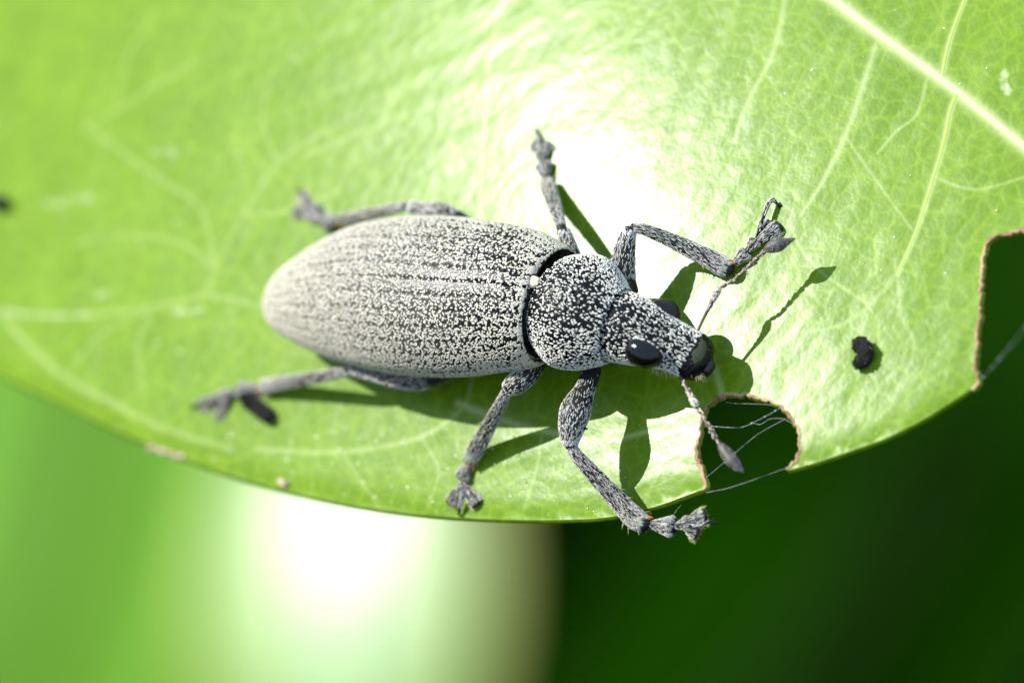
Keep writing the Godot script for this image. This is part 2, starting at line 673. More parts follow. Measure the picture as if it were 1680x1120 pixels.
func leaf_material() -> StandardMaterial3D:
	var w := TEX_W
	var h := int(TEX_W * TEX_SIZE.y / TEX_SIZE.x)
	var field := PackedFloat32Array()
	field.resize(w * h)
	for row in vein_lines():
		stamp(field, w, h, row[0], row[1], row[2], row[3])
	var pale := PackedFloat32Array()
	pale.resize(w * h)
	stamp(pale, w, h, spline([Vector2(-15.593, -1.708), Vector2(-14.883, -1.835), Vector2(-14.139, -2.010)], 0.1), 0.16, 0.18, 0.5)
	stamp(pale, w, h, spline([Vector2(-16.043, 0.954), Vector2(-15.146, 0.999), Vector2(-13.893, 0.903), Vector2(-12.892, 0.767)], 0.1), 0.07, 0.08, 0.6)
	stamp(pale, w, h, spline([Vector2(-10.243, 0.452), Vector2(-9.857, 0.413), Vector2(-9.432, 0.326)], 0.1), 0.11, 0.10, 0.6)
	stamp(pale, w, h, spline([Vector2(-12.870, 0.319), Vector2(-12.543, 0.200)], 0.1), 0.15, 0.12, 0.55)
	stamp(pale, w, h, spline([Vector2(-12.509, -3.220), Vector2(-11.702, -3.280)], 0.1), 0.16, 0.16, 0.5)
	stamp(pale, w, h, spline([Vector2(9.390, -8.093), Vector2(9.627, -7.696)], 0.1), 0.14, 0.14, 0.7)
	stamp(pale, w, h, spline([Vector2(-8.933, -5.830), Vector2(-8.781, -5.842)], 0.05), 0.12, 0.12, 0.5)
	stamp(pale, w, h, spline([Vector2(-10.513, 1.241), Vector2(-10.474, 1.237)], 0.02), 0.06, 0.06, 0.7)
	stamp(pale, w, h, spline([Vector2(-9.727, 1.348), Vector2(-9.689, 1.344)], 0.02), 0.06, 0.06, 0.7)
	var coarse := layer(w, h, 2.3, 1, 3, 0.12)
	var wide := layer(w, h, 0.72, 1, 14, 0.35)
	var fine := layer(w, h, 6.5, 1, 9, 0.05)
	var soft := layer(w, h, 0.35, 0, 21)
	var grain := layer(w, h, 9.0, 0, 33)
	var soft2 := layer(w, h, 4.0, 0, 55)
	var ripple := streaks(w, h)
	var rgb := PackedByteArray()
	rgb.resize(w * h * 3)
	var tall := PackedFloat32Array()
	tall.resize(w * h)
	# tones of the blade, already as picture values
	var dark := Color(0.082, 0.168, 0.001)
	var light := Color(0.158, 0.266, 0.008)
	var rib := Color(0.40, 0.47, 0.19)
	var stain := Color(0.42, 0.46, 0.28)
	var table_r := PackedFloat32Array()
	var table_g := PackedFloat32Array()
	var table_b := PackedFloat32Array()
	for k in 256:
		var c := dark.lerp(light, k / 255.0)
		table_r.append(c.r)
		table_g.append(c.g)
		table_b.append(c.b)
	var srgb := PackedByteArray()
	for k in 4096:
		srgb.append(int(Color(k / 4095.0, 0, 0).linear_to_srgb().r * 255.0 + 0.5))
	for k in w * h:
		var e := clampf(1.0 - coarse[k] / 62.0, 0.0, 1.0)
		var f := clampf(1.0 - fine[k] / 80.0, 0.0, 1.0)
		var v := field[k]
		var t := clampi(int(e * 95.0 + clampf(1.0 - wide[k] / 26.0, 0.0, 1.0) * 85.0 + f * 48.0 + soft[k] * 0.35 + grain[k] * 0.14), 0, 255)
		var v1 := v * 0.9
		var p := clampf(pale[k] * 1.25 - 0.9 + soft2[k] / 255.0, 0.0, 1.0) * minf(1.0, pale[k] * 3.0)
		var r := lerpf(lerpf(table_r[t], rib.r, v1), stain.r, p)
		var gg := lerpf(lerpf(table_g[t], rib.g, v1), stain.g, p)
		var b := lerpf(lerpf(table_b[t], rib.b, v1), stain.b, p)
		rgb[k * 3] = srgb[int(r * 4095.0)]
		rgb[k * 3 + 1] = srgb[int(gg * 4095.0)]
		rgb[k * 3 + 2] = srgb[int(b * 4095.0)]
		tall[k] = (minf(coarse[k], 90.0) / 90.0 * 0.20 + minf(fine[k], 120.0) / 120.0 * 0.10 + ripple[k] + grain[k] / 255.0 * 0.16) - v * 0.35
	var m := plain("leaf", Color.WHITE, 0.32, 0.36)
	m.vertex_color_use_as_albedo = true
	m.backlight_enabled = true
	m.backlight = Color(0.30, 0.30, 0.30).linear_to_srgb()
	m.albedo_texture = ImageTexture.create_from_image(Image.create_from_data(w, h, false, Image.FORMAT_RGB8, rgb))
	m.heightmap_enabled = true
	m.heightmap_texture = ImageTexture.create_from_image(Image.create_from_data(w, h, false, Image.FORMAT_RF, tall.to_byte_array()))
	m.heightmap_scale = 0.0007
	return m


func vein_lines() -> Array:
	return [
		[spline([Vector2(-0.433, -11.604), Vector2(2.027, -10.403), Vector2(4.366, -9.283), Vector2(6.217, -8.450), Vector2(8.077, -7.670), Vector2(9.402, -7.061), Vector2(10.721, -6.420), Vector2(14.133, -4.999)], 0.2), 0.17, 0.12, 1.0, "midrib"],
		[spline([Vector2(8.545, -7.480), Vector2(8.527, -7.063), Vector2(8.658, -6.250), Vector2(8.721, -5.457), Vector2(8.778, -4.161), Vector2(8.702, -3.136)], 0.2), 0.085, 0.05, 0.75, "side_vein"],
		[spline([Vector2(8.702, -3.136), Vector2(8.301, -2.339), Vector2(7.709, -1.723), Vector2(6.632, -1.373)], 0.2), 0.06, 0.04, 0.3],
		[spline([Vector2(8.702, -3.136), Vector2(9.152, -2.225), Vector2(9.665, -1.618), Vector2(9.588, -0.612)], 0.2), 0.06, 0.04, 0.3],
		[spline([Vector2(8.096, -7.659), Vector2(8.007, -7.969), Vector2(7.905, -8.695), Vector2(7.883, -9.894)], 0.2), 0.075, 0.055, 0.7, "side_vein"],
		[spline([Vector2(6.256, -8.352), Vector2(6.341, -7.054), Vector2(6.359, -5.992), Vector2(6.234, -4.897), Vector2(6.023, -4.056)], 0.2), 0.08, 0.05, 0.5],
		[spline([Vector2(3.657, -9.131), Vector2(3.942, -7.664), Vector2(3.775, -6.214), Vector2(3.825, -5.409)], 0.2), 0.08, 0.05, 0.45],
		[spline([Vector2(7.729, -7.617), Vector2(7.812, -6.819), Vector2(7.488, -6.313), Vector2(7.255, -5.753)], 0.2), 0.05, 0.03, 0.4],
		[spline([Vector2(-3.463, -8.240), Vector2(-3.187, -6.605), Vector2(-2.679, -4.882), Vector2(-2.094, -3.059), Vector2(-1.157, -0.750), Vector2(-0.886, 1.530)], 0.2), 0.08, 0.06, 0.35],
		[spline([Vector2(-7.298, -4.174), Vector2(-8.386, -3.288), Vector2(-8.949, -2.025), Vector2(-9.349, -0.663), Vector2(-9.418, -0.041)], 0.2), 0.055, 0.045, 0.28],
		[spline([Vector2(-9.418, -0.041), Vector2(-10.970, 0.407), Vector2(-13.285, 0.833), Vector2(-16.043, 0.954), Vector2(-19.601, 0.647)], 0.2), 0.055, 0.045, 0.28],
		[spline([Vector2(-9.418, -0.041), Vector2(-8.340, -0.006), Vector2(-7.139, 0.096)], 0.2), 0.055, 0.045, 0.28],
		[spline([Vector2(-12.082, -5.530), Vector2(-14.217, -4.171), Vector2(-15.102, -3.732)], 0.2), 0.06, 0.045, 0.22],
		[spline([Vector2(-15.102, -3.732), Vector2(-12.284, -2.709), Vector2(-10.326, -1.973), Vector2(-9.349, -0.663)], 0.2), 0.05, 0.04, 0.3],
		[spline([Vector2(-7.620, -3.551), Vector2(-5.720, -4.474), Vector2(-3.249, -5.554)], 0.2), 0.09, 0.08, 0.25],
		[spline([Vector2(-16.017, 1.013), Vector2(-14.734, 1.697), Vector2(-13.073, 2.355), Vector2(-11.578, 2.713), Vector2(-9.594, 3.145), Vector2(-7.268, 3.366)], 0.2), 0.09, 0.05, 0.35],
		[spline([Vector2(-9.349, -0.663), Vector2(-10.586, -1.135), Vector2(-12.364, -1.202), Vector2(-14.215, -0.825)], 0.2), 0.045, 0.03, 0.3],
		[spline([Vector2(-10.970, 0.407), Vector2(-11.073, 1.416), Vector2(-10.490, 2.377)], 0.2), 0.045, 0.03, 0.3],
		[spline([Vector2(-8.949, -2.025), Vector2(-7.660, -2.222), Vector2(-6.205, -2.881)], 0.2), 0.045, 0.03, 0.28],
		[spline([Vector2(-14.204, -4.141), Vector2(-14.429, -5.545), Vector2(-13.952, -6.812)], 0.2), 0.05, 0.03, 0.28],
		[spline([Vector2(-8.386, -3.288), Vector2(-9.332, -4.369), Vector2(-9.451, -5.563)], 0.2), 0.045, 0.03, 0.25],
		[spline([Vector2(-4.027, 3.015), Vector2(-3.064, 3.720), Vector2(-2.590, 4.069)], 0.2), 0.04, 0.03, 0.3],
		[spline([Vector2(-1.913, 2.373), Vector2(-1.167, 3.030), Vector2(-1.239, 3.871)], 0.2), 0.04, 0.03, 0.3],
		[spline([Vector2(-13.073, 2.355), Vector2(-12.618, 1.423), Vector2(-10.970, 0.407)], 0.2), 0.04, 0.03, 0.28],
		[spline([Vector2(8.721, -5.457), Vector2(9.741, -5.372), Vector2(10.711, -5.863)], 0.2), 0.045, 0.03, 0.35],
		[spline([Vector2(6.359, -5.992), Vector2(7.512, -5.071), Vector2(8.738, -4.152)], 0.2), 0.04, 0.03, 0.3],
		[spline([Vector2(8.301, -2.339), Vector2(6.636, -3.017), Vector2(5.720, -3.854)], 0.2), 0.04, 0.03, 0.3],
		[spline([Vector2(-1.157, 1.499), Vector2(-0.607, 1.587), Vector2(0.382, 1.720), Vector2(1.330, 1.771), Vector2(2.970, 1.708), Vector2(4.137, 1.310)], 0.2), 0.09, 0.06, 0.65],
		[spline([Vector2(-0.886, 1.530), Vector2(-1.913, 2.373), Vector2(-4.027, 3.015), Vector2(-6.538, 3.274)], 0.2), 0.07, 0.05, 0.4],
		[spline([Vector2(2.970, 1.708), Vector2(3.386, 2.467), Vector2(3.756, 3.092)], 0.2), 0.05, 0.04, 0.4],
		[spline([Vector2(1.330, 1.771), Vector2(1.449, 2.637), Vector2(1.385, 3.472)], 0.2), 0.05, 0.04, 0.3],
		[spline([Vector2(4.678, -0.804), Vector2(5.280, -0.207), Vector2(5.611, 0.293)], 0.2), 0.09, 0.08, 0.5],
	]


func make_leaf() -> void:
	var o := thing("chewed_leaf", "large bright green leaf with chewed edge that the weevil stands on", "leaf")
	# its outline, clockwise: the natural margin and the two bites
	var margin_left := spline([Vector2(-32, -25), Vector2(-34, -16), Vector2(-30.5, -7.5), Vector2(-24, -1.2), Vector2(-18.5, 1.6), Vector2(-15.567, 2.462), Vector2(-13.230, 2.916), Vector2(-11.414, 3.308), Vector2(-9.893, 3.584), Vector2(-7.215, 3.957), Vector2(-4.903, 4.115), Vector2(-2.717, 4.128), Vector2(-0.641, 4.001), Vector2(1.182, 3.790), Vector2(2.622, 3.562), Vector2(3.699, 3.318), Vector2(4.711, 2.930), Vector2(5.393, 2.567), Vector2(5.755, 2.367)], 0.25)
	var bite_a := spline([Vector2(5.755, 2.367), Vector2(5.847, 2.272), Vector2(5.634, 1.966), Vector2(5.430, 1.643), Vector2(5.342, 1.244), Vector2(5.320, 0.901), Vector2(5.324, 0.595), Vector2(5.493, 0.356), Vector2(5.813, 0.201), Vector2(6.186, 0.162), Vector2(6.651, 0.174), Vector2(6.979, 0.238), Vector2(7.296, 0.402), Vector2(7.563, 0.603), Vector2(7.769, 0.842), Vector2(7.849, 1.203), Vector2(7.679, 1.577)], 0.06)
	var margin_mid := spline([Vector2(7.679, 1.577), Vector2(8.227, 1.319), Vector2(8.977, 0.893), Vector2(9.705, 0.439), Vector2(10.384, -0.122), Vector2(10.914, -0.669), Vector2(11.223, -1.016)], 0.25)
	var bite_b := spline([Vector2(11.223, -1.016), Vector2(11.340, -1.146), Vector2(11.134, -1.640), Vector2(10.948, -2.312), Vector2(10.783, -2.848), Vector2(10.580, -3.522), Vector2(10.474, -3.931), Vector2(10.455, -4.258), Vector2(10.654, -4.459), Vector2(11.162, -4.637), Vector2(11.701, -4.722), Vector2(12.337, -4.727), Vector2(14.4, -3.4)], 0.08)
	var margin_top := spline([Vector2(14.4, -3.4), Vector2(16.5, -4.5), Vector2(16.4, -7.5), Vector2(14, -12), Vector2(8, -18), Vector2(0, -23), Vector2(-10, -27.3), Vector2(-22, -28.6), Vector2(-29, -27.5), Vector2(-32, -25)], 0.6)
	for b in [bite_a, bite_b]:
		for k in range(1, b.size() - 1):
			var nn: Vector2 = (b[k + 1] - b[k - 1]).orthogonal().normalized()
			b[k] += nn * (lump.get_noise_2d(b[k].x * 6.0, b[k].y * 6.0) * 0.06 + lump.get_noise_2d(b[k].x * 2.0, b[k].y * 2.0 + 9.0) * 0.06)
	var whole := spline([Vector2(-32, -25), Vector2(-34, -16), Vector2(-30.5, -7.5), Vector2(-24, -1.2), Vector2(-18.5, 1.6), Vector2(-15.567, 2.462), Vector2(-13.230, 2.916), Vector2(-11.414, 3.308), Vector2(-9.893, 3.584), Vector2(-7.215, 3.957), Vector2(-4.903, 4.115), Vector2(-2.717, 4.128), Vector2(-0.641, 4.001), Vector2(1.182, 3.790), Vector2(2.622, 3.562), Vector2(3.699, 3.318), Vector2(4.711, 2.930), Vector2(5.755, 2.367), Vector2(6.745, 1.999), Vector2(7.679, 1.577), Vector2(8.227, 1.319), Vector2(8.977, 0.893), Vector2(9.705, 0.439), Vector2(10.384, -0.122), Vector2(10.914, -0.669), Vector2(11.223, -1.016), Vector2(14.4, -3.4), Vector2(16.5, -4.5), Vector2(16.4, -7.5), Vector2(14, -12), Vector2(8, -18), Vector2(0, -23), Vector2(-10, -27.3), Vector2(-22, -28.6), Vector2(-29, -27.5), Vector2(-32, -25)], 0.5)
	margin_line = whole
	var poly := PackedVector2Array()
	for line in [margin_left, bite_a, margin_mid, bite_b, margin_top]:
		for p in line:
			if poly.is_empty() or poly[-1].distance_to(p) > 0.02:
				poly.append(p)
	if poly[0].distance_to(poly[-1]) < 0.02:
		poly.remove_at(poly.size() - 1)
	if Geometry2D.is_polygon_clockwise(poly):
		poly.reverse()
	var g := Geo.new()
	var thick := 0.14
	var near_bites := Rect2(bite_a[0], Vector2.ZERO)
	for line: PackedVector2Array in [bite_a, bite_b]:
		for p in line:
			near_bites = near_bites.expand(p)
	near_bites = near_bites.grow(0.5)
	var put := func(p: Vector2) -> void:
		var d := to_margin(p)
		var y := rise(p.x, p.y) + rim(d)
		var nn := rise_normal(p.x, p.y)
		if d < 0.6:
			var e := 0.04
			var gx := (rim(to_margin(p + Vector2(e, 0))) - rim(to_margin(p - Vector2(e, 0)))) / (2.0 * e)
			var gz := (rim(to_margin(p + Vector2(0, e))) - rim(to_margin(p - Vector2(0, e)))) / (2.0 * e)
			nn = (nn + Vector3(-gx, 0, -gz)).normalized()
		var c := Color(1, 1, 1).lerp(Color(2.1, 1.45, 8.0), smoothstep(0.42, 0.16, d + lump.get_noise_2d(p.x * 0.9, p.y * 0.9) * 0.06))
		# bleached border beside the bites
		if near_bites.has_point(p):
			var nearest := 9.0
			for line: PackedVector2Array in [bite_a, bite_b]:
				for k in range(0, line.size(), 2):
					nearest = minf(nearest, p.distance_squared_to(line[k]))
			c = c.lerp(Color(2.6, 1.75, 12.0), 0.8 * smoothstep(0.34, 0.08, sqrt(nearest) + lump.get_noise_2d(p.x * 2.5, p.y * 2.5) * 0.08))
		g.add(Vector3(p.x, y, p.y), nn, (p - TEX_FROM) / TEX_SIZE, c)
	var cell := 0.2
	var index := {}
	var box := Rect2(poly[0], Vector2.ZERO)
	for p in poly:
		box = box.expand(p)
	var x0 := int(floor(box.position.x / cell)) - 1
	var z0 := int(floor(box.position.y / cell)) - 1
	var nx := int(box.size.x / cell) + 4
	var nz := int(box.size.y / cell) + 4
	# cells that the outline runs through
	var cut := {}
	for k in poly.size():
		var a := poly[k]
		var b := poly[(k + 1) % poly.size()]
		var steps := int(a.distance_to(b) / 0.05) + 1
		for s in steps + 1:
			var q := a.lerp(b, float(s) / steps)
			cut[Vector2i(int(floor(q.x / cell)), int(floor(q.y / cell)))] = true
	# inside or outside, row by row
	for zz in nz:
		var gz := z0 + zz
		var zc := (gz + 0.5) * cell
		var hits := []
		for k in poly.size():
			var a := poly[k]
			var b := poly[(k + 1) % poly.size()]
			if (a.y > zc) != (b.y > zc):
				hits.append(a.x + (b.x - a.x) * (zc - a.y) / (b.y - a.y))
		hits.sort()
		for xx in nx:
			var gx := x0 + xx
			var key := Vector2i(gx, gz)
			var corners := [Vector2(gx, gz) * cell, Vector2(gx + 1, gz) * cell, Vector2(gx + 1, gz + 1) * cell, Vector2(gx, gz + 1) * cell]
			if cut.has(key):
				for piece in Geometry2D.intersect_polygons(PackedVector2Array(corners), poly):
					var tris := Geometry2D.triangulate_polygon(piece)
					var first := g.v.size()
					for p in piece:
						put.call(p)
					for t in range(0, tris.size(), 3):
						g.tri(first + tris[t], first + tris[t + 1], first + tris[t + 2], Vector3.UP)
				continue
			var xc := (gx + 0.5) * cell
			var inside := false
			for hh in hits:
				if hh < xc:
					inside = not inside
			if not inside:
				continue
			var ids := []
			for p in corners:
				var kk := Vector2i(roundi(p.x / cell), roundi(p.y / cell))
				if not index.has(kk):
					index[kk] = g.v.size()
					put.call(p)
				ids.append(index[kk])
			g.tri(ids[0], ids[1], ids[2], Vector3.UP)
			g.tri(ids[0], ids[2], ids[3], Vector3.UP)
	# underside
	var top := g.v.size()
	var faces := g.i.size()
	for k in top:
		g.add(g.v[k] - Vector3(0, thick, 0), -g.n[k], g.uv[k], g.c[k])
	for k in range(0, faces, 3):
		g.i.append_array([g.i[k] + top, g.i[k + 2] + top, g.i[k + 1] + top])
	# the cut side, bulging a little
	var ring := g.v.size()
	for k in poly.size() + 1:
		var p := poly[k % poly.size()]
		var t := (poly[(k + 1) % poly.size()] - poly[(k - 1 + poly.size()) % poly.size()]).normalized()
		var out := Vector3(t.y, 0, -t.x)
		var y := rise(p.x, p.y) + rim(to_margin(p))
		var d := to_margin(p)
		var c := Color(2.1, 1.45, 8.0) if d < 0.3 else Color(0.9, 0.8, 1.2)
		for q in 5:
			var f := q / 4.0
			g.add(Vector3(p.x, y - thick * f, p.y) + out * sin(f * PI) * 0.06, (out + Vector3(0, cos(f * PI), 0) * 0.8).normalized(), (p - TEX_FROM) / TEX_SIZE, c)
	g.grid(ring, poly.size(), 4)
	var mat := leaf_material()
	part(g, "blade", mat, o)

	# midrib and the strongest side veins stand a little proud of the blade
	var lines := vein_lines()
	for k in lines.size():
		var row: Array = lines[k]
		if row.size() < 5:
			continue
		var rows := []
		var line: PackedVector2Array = row[0]
		var n := 10
		for s in n + 1:
			var at := float(s) / n * (line.size() - 1)
			var p := line[int(at)].lerp(line[mini(int(at) + 1, line.size() - 1)], at - int(at))
			var r := lerpf(row[1], row[2], float(s) / n) * 0.62
			rows.append([Vector3(p.x, rise(p.x, p.y) - 0.012, p.y), r, r * 0.16 + 0.012, 0.02])
		var vg := Geo.new()
		skin(vg, Tube.new(rows), 90, 14)
		part(vg, row[4], materials.vein if row[4] == "midrib" else materials.side_vein, o)

	# petiole, out of the picture
	var pg := Geo.new()
	var a := Vector3(-31.5, rise(-31.5, -25.3) - 0.1, -25.3)
	skin(pg, Tube.new([[a + Vector3(2, 0, 1), 0.5], [a, 0.6], [a + Vector3(-4, -0.6, -1.8), 0.7], [Vector3(-40, -2, -29), 0.9]]), 20, 10)
	part(pg, "petiole", materials.stalk, o)

	# dried brown crust along the bites
	for b in [bite_a, bite_b]:
		var cg := Geo.new()
		var line: PackedVector2Array = b
		for k in line.size():
			var p := line[k]
			var t := (line[mini(k + 1, line.size() - 1)] - line[maxi(k - 1, 0)]).normalized()
			var out := Vector3(t.y, 0, -t.x)
			if Geometry2D.is_point_in_polygon(p + Vector2(out.x, out.z) * 0.15, poly):
				out = -out
			var wide_out := 0.030 + lump.get_noise_2d(p.x * 2.2, p.y * 2.2 + 40.0) * 0.035
			var wide_in := 0.055 + lump.get_noise_2d(p.x * 2.6, p.y * 2.6 + 80.0) * 0.06 + lump.get_noise_2d(p.x * 12.0, p.y * 12.0) * 0.03
			var y := rise(p.x, p.y) + rim(to_margin(p))
			for q in 9:
				var f := q / 8.0
				var ang := lerpf(PI, -PI * 0.45, f)
				var bump := 1.0 + lump.get_noise_3d(p.x * 15.0, f * 9.0, p.y * 15.0) * 0.09
				var reach := wide_out if cos(ang) > 0.0 else wide_in
				var at := Vector3(p.x, y - 0.012, p.y) + (out * cos(ang) * reach + Vector3(0, sin(ang) * (0.032 if ang > 0.0 else 0.13), 0)) * bump
				var m1 := clampf(0.42 + 0.9 * lump.get_noise_2d(p.x * 1.3, p.y * 1.3 + 20.0) + 0.8 * lump.get_noise_3d(p.x * 8.0, f * 4.0 + 7.0, p.y * 8.0) + (0.15 if ang > 1.4 else 0.0), 0.0, 1.0)
				var c := Color(0.12, 0.048, 0.014).lerp(Color(0.36, 0.24, 0.125), m1)
				g_add_crust(cg, at, out * cos(ang) + Vector3(0, sin(ang), 0), c)
		cg.smooth(0, line.size() - 1, 8, false)
		cg.grid(0, line.size() - 1, 8)
		part(cg, "bite_crust", materials.crust, o)
	# brown scabs on the lower margin
	for row in [[Vector3(-9.94, -1.731, 3.645), Vector3(-8.728, -1.538, 3.78), 26], [Vector3(-5.548, -1.103, 3.95), Vector3(-5.352, -1.084, 3.98), 5]]:
		var sg := Geo.new()
		var p0: Vector3 = row[0]
		var p1: Vector3 = row[1]
		for k in int(row[2]):
			var p := p0.lerp(p1, rng.randf()) + Vector3(rng.randf_range(-0.04, 0.04), 0.0, rng.randf_range(-0.05, 0.02))
			var r := rng.randf_range(0.03, 0.075)
			var c := Color(0.10, 0.06, 0.03).lerp(Color(0.5, 0.42, 0.28), pow(rng.randf(), 1.3))
			blob(sg, p, Basis.from_scale(Vector3(r * 1.6, r * 0.7, r)).rotated(Vector3.UP, rng.randf() * 1.0 - 0.3), 0.4, 2.0, 6, 8, c)
		part(sg, "brown_scab", materials.crust, o)


func g_add_crust(g: Geo, at: Vector3, nn: Vector3, c: Color) -> void:
	g.add(at, nn.normalized(), Vector2.ZERO, c)


# ---------------------------------------------------------------- the weevil

# one scale: a low oval dome, 1 long (x), 1 wide (z), lying on y = 0
func make_scale() -> void:
	var g := Geo.new()
	var sides := 10
	for r in 4:
		var w: float = [1.0, 0.88, 0.55, 0.02][r]
		var y: float = [-0.1, 0.45, 0.9, 1.0][r]
		for k in sides + 1:
			var a := TAU * k / sides
			g.add(Vector3(cos(a) * w * 0.5, y, sin(a) * w * 0.5), Vector3(cos(a) * w, 0.5 + y, sin(a) * w).normalized())
	g.smooth(0, 3, sides, true)
	g.grid(0, 3, sides)
	var m := mesh_of(g)
	# kept at 1 x 1 x 1; the copies bring millimetres
	var a := m.surface_get_arrays(0)
	a[Mesh.ARRAY_VERTEX] = g.v
	scale_mesh = ArrayMesh.new()
	scale_mesh.add_surface_from_arrays(Mesh.PRIMITIVE_TRIANGLES, a)


# Strews scales over a tube. keep(s, phi, p) -> chance that a scale grows there.
func strew(where: Array, tints: PackedColorArray, tube: Tube, step: float, size: Vector3, keep: Callable, from := 0.0, to := TAU, s0 := 0.0, s1 := 1.0, turn := 0.5, tone := Color(0.445, 0.415, 0.33), lift := 0.0) -> void:
	var rows := int(tube.length * (s1 - s0) / step)
	for r in rows:
		var s := lerpf(s0, s1, (r + 0.5) / rows)
		var rad := tube.radius(s)
		var around := (to - from) * (rad.x + (rad.y + rad.z) * 0.5) * 0.5
		var n := maxi(3, int(around / step))
		for k in n:
			var ss := s + rng.randf_range(-0.5, 0.5) * step / tube.length
			var phi := lerpf(from, to, (k + rng.randf_range(-0.1, 1.1) + (0.5 if r % 2 else 0.0)) / n)
			if phi < from or phi > to or ss < s0 or ss > s1:
				continue
			var p := tube.on(ss, phi)
			if rng.randf() > float(keep.call(ss, phi, p)):
				continue
			var y := tube.normal(ss, phi)
			var x := tube.along(ss)
			x = (x - y * x.dot(y)).normalized().rotated(y, rng.randfn(0.0, turn))
			var b := Basis(x, y, x.cross(y).normalized())
			b = b.rotated(b.z.normalized(), rng.randf_range(-0.05, 0.22))
			var grow := rng.randf_range(0.75, 1.25)
			where.append(Transform3D(b * Basis.from_scale(Vector3(size.x * grow * rng.randf_range(0.85, 1.2), size.y, size.z * grow)), p + y * lift))
			var l := rng.randf_range(0.78, 1.18)
			tints.append(Color(tone.r * l, tone.g * l * rng.randf_range(0.97, 1.02), tone.b * l * rng.randf_range(0.9, 1.08)))


func mate(k: int) -> String:
	return ["right", "left"][k]


func make_weevil() -> void:
	make_scale()
	var w := thing("weevil", "grey scaly snout beetle standing on the chewed leaf", "beetle", Vector3(0, rise(0, 0), 0))
	# back: from the waist to the tail
	var back := Tube.new([
		[Vector3(1.679, 1.424, -0.657), 1.20, 0.86, 0.9],
		[Vector3(1.565, 1.42, -0.654), 1.37, 1.02, 1.0],
		[Vector3(1.145, 1.424, -0.612), 1.54, 1.14, 1.04],
		[Vector3(0.473, 1.412, -0.563), 1.66, 1.21, 1.05],
		[Vector3(-0.331, 1.373, -0.46), 1.77, 1.26, 1.05],
		[Vector3(-1.238, 1.318, -0.374), 1.82, 1.29, 1.03],
		[Vector3(-2.177, 1.228, -0.296), 1.80, 1.28, 1.0],
		[Vector3(-3.096, 1.11, -0.232), 1.70, 1.21, 0.95],
		[Vector3(-3.964, 0.954, -0.132), 1.54, 1.08, 0.88],
		[Vector3(-4.759, 0.767, -0.04), 1.28, 0.89, 0.76],
		[Vector3(-5.433, 0.57, 0.043), 1.02, 0.67, 0.6],
		[Vector3(-5.977, 0.386, 0.095), 0.78, 0.5, 0.42],
		[Vector3(-6.333, 0.247, 0.118), 0.54, 0.33, 0.26],
		[Vector3(-6.54, 0.158, 0.135), 0.24, 0.13, 0.14],
	])
	var stria := func(s: float, phi: float) -> float:
		var q := absf(phi - PI / 2.0)
		var r := back.radius(s).x
		var band := fmod(q / 0.205, 1.0)
		var d := minf(band, 1.0 - band) * 0.205 * r
		var pit := 0.5 + 0.5 * cos((s * back.length + floor(q / 0.205 + 0.5) * 0.06) * TAU / 0.145)
		var sut := exp(-pow(q * r / 0.022, 2.0)) * 0.035
		return -0.028 * exp(-pow(d / 0.045, 2.0)) * pit * (1.0 if q > 0.1 else 0.0) - sut
	for k in 2:
		var g := Geo.new()
		var a := PI / 2.0
		var b := -0.62 if k == 0 else PI + 0.62
		skin(g, back, 260, 110, stria, minf(a, b), maxf(a, b), 0.0, 1.0, false)
		for v in g.v.size():
			var s: float = g.uv[v].x / back.length
			g.c[v] = Color(0.006, 0.006, 0.006).lerp(Color(0.105, 0.098, 0.078), smoothstep(0.12, 0.72, s + clump.get_noise_3dv(g.v[v]) * 0.10))
		var e := part(g, "wing_case", materials.dusty_cuticle, w)
		e.set_meta("label", "pitted %s wing case covered with pale scales" % mate(1 - k))
		var where := []
		var tints := PackedColorArray()
		var keep := func(s: float, phi: float, p: Vector3) -> float:
			var q := absf(phi - PI / 2.0)
			var r := back.radius(s).x
			var band := fmod(q / 0.205, 1.0)
			var d := minf(band, 1.0 - band) * 0.205 * r
			var front := 1.0 - smoothstep(0.15, 0.62, s)
			var row := floor(q / 0.205 + 0.5)
			var step := 0.145
			var t := fposmod(s * back.length + row * 0.06, step)
			var pit := Vector2(d, minf(t, step - t)).length()
			if row > 0.0 and pit < lerpf(0.036, 0.046, front) and s < 0.92:
				return 0.04
			if q * r < 0.016 and s < 0.6:
				return 0.1
			if fine_gap.get_noise_3dv(p) > lerpf(0.66, 0.20, front * (1.0 - 0.5 * smoothstep(1.0, 1.4, q))):
				return 0.05
			return 0.97
		strew(where, tints, back, 0.037, Vector3(0.054, 0.012, 0.038), keep, minf(a, b), maxf(a, b), 0.022, 0.995, 0.7)
		stuff(where, tints, scale_mesh, "scales", materials.scales, e)
	# belly, under the wing cases
	var g := Geo.new()
	var belly := Tube.new([
		[Vector3(1.847, 1.232, -0.725), 0.95, 0.5, 0.75],
		[Vector3(1.136, 1.227, -0.668), 1.2, 0.5, 0.88],
		[Vector3(-0.186, 1.139, -0.568), 1.52, 0.5, 0.92],
		[Vector3(-1.875, 0.993, -0.43), 1.62, 0.5, 0.9],
		[Vector3(-3.425, 0.809, -0.244), 1.5, 0.5, 0.85],
		[Vector3(-4.711, 0.557, -0.095), 1.22, 0.4, 0.7],
		[Vector3(-5.668, 0.333, 0.01), 0.85, 0.3, 0.5],
		[Vector3(-6.254, 0.181, 0.081), 0.4, 0.15, 0.25],
	])
	skin(g, belly, 60, 40)
	var be := part(g, "belly", materials.cuticle, w)
	var bw := []
	var bt := PackedColorArray()
	strew(bw, bt, belly, 0.055, Vector3(0.12, 0.016, 0.024), func(_s, _p, _q): return 0.6, PI, TAU, 0.03, 0.97, 0.35, Color(0.42, 0.41, 0.37))
	stuff(bw, bt, scale_mesh, "scales", materials.scales, be)
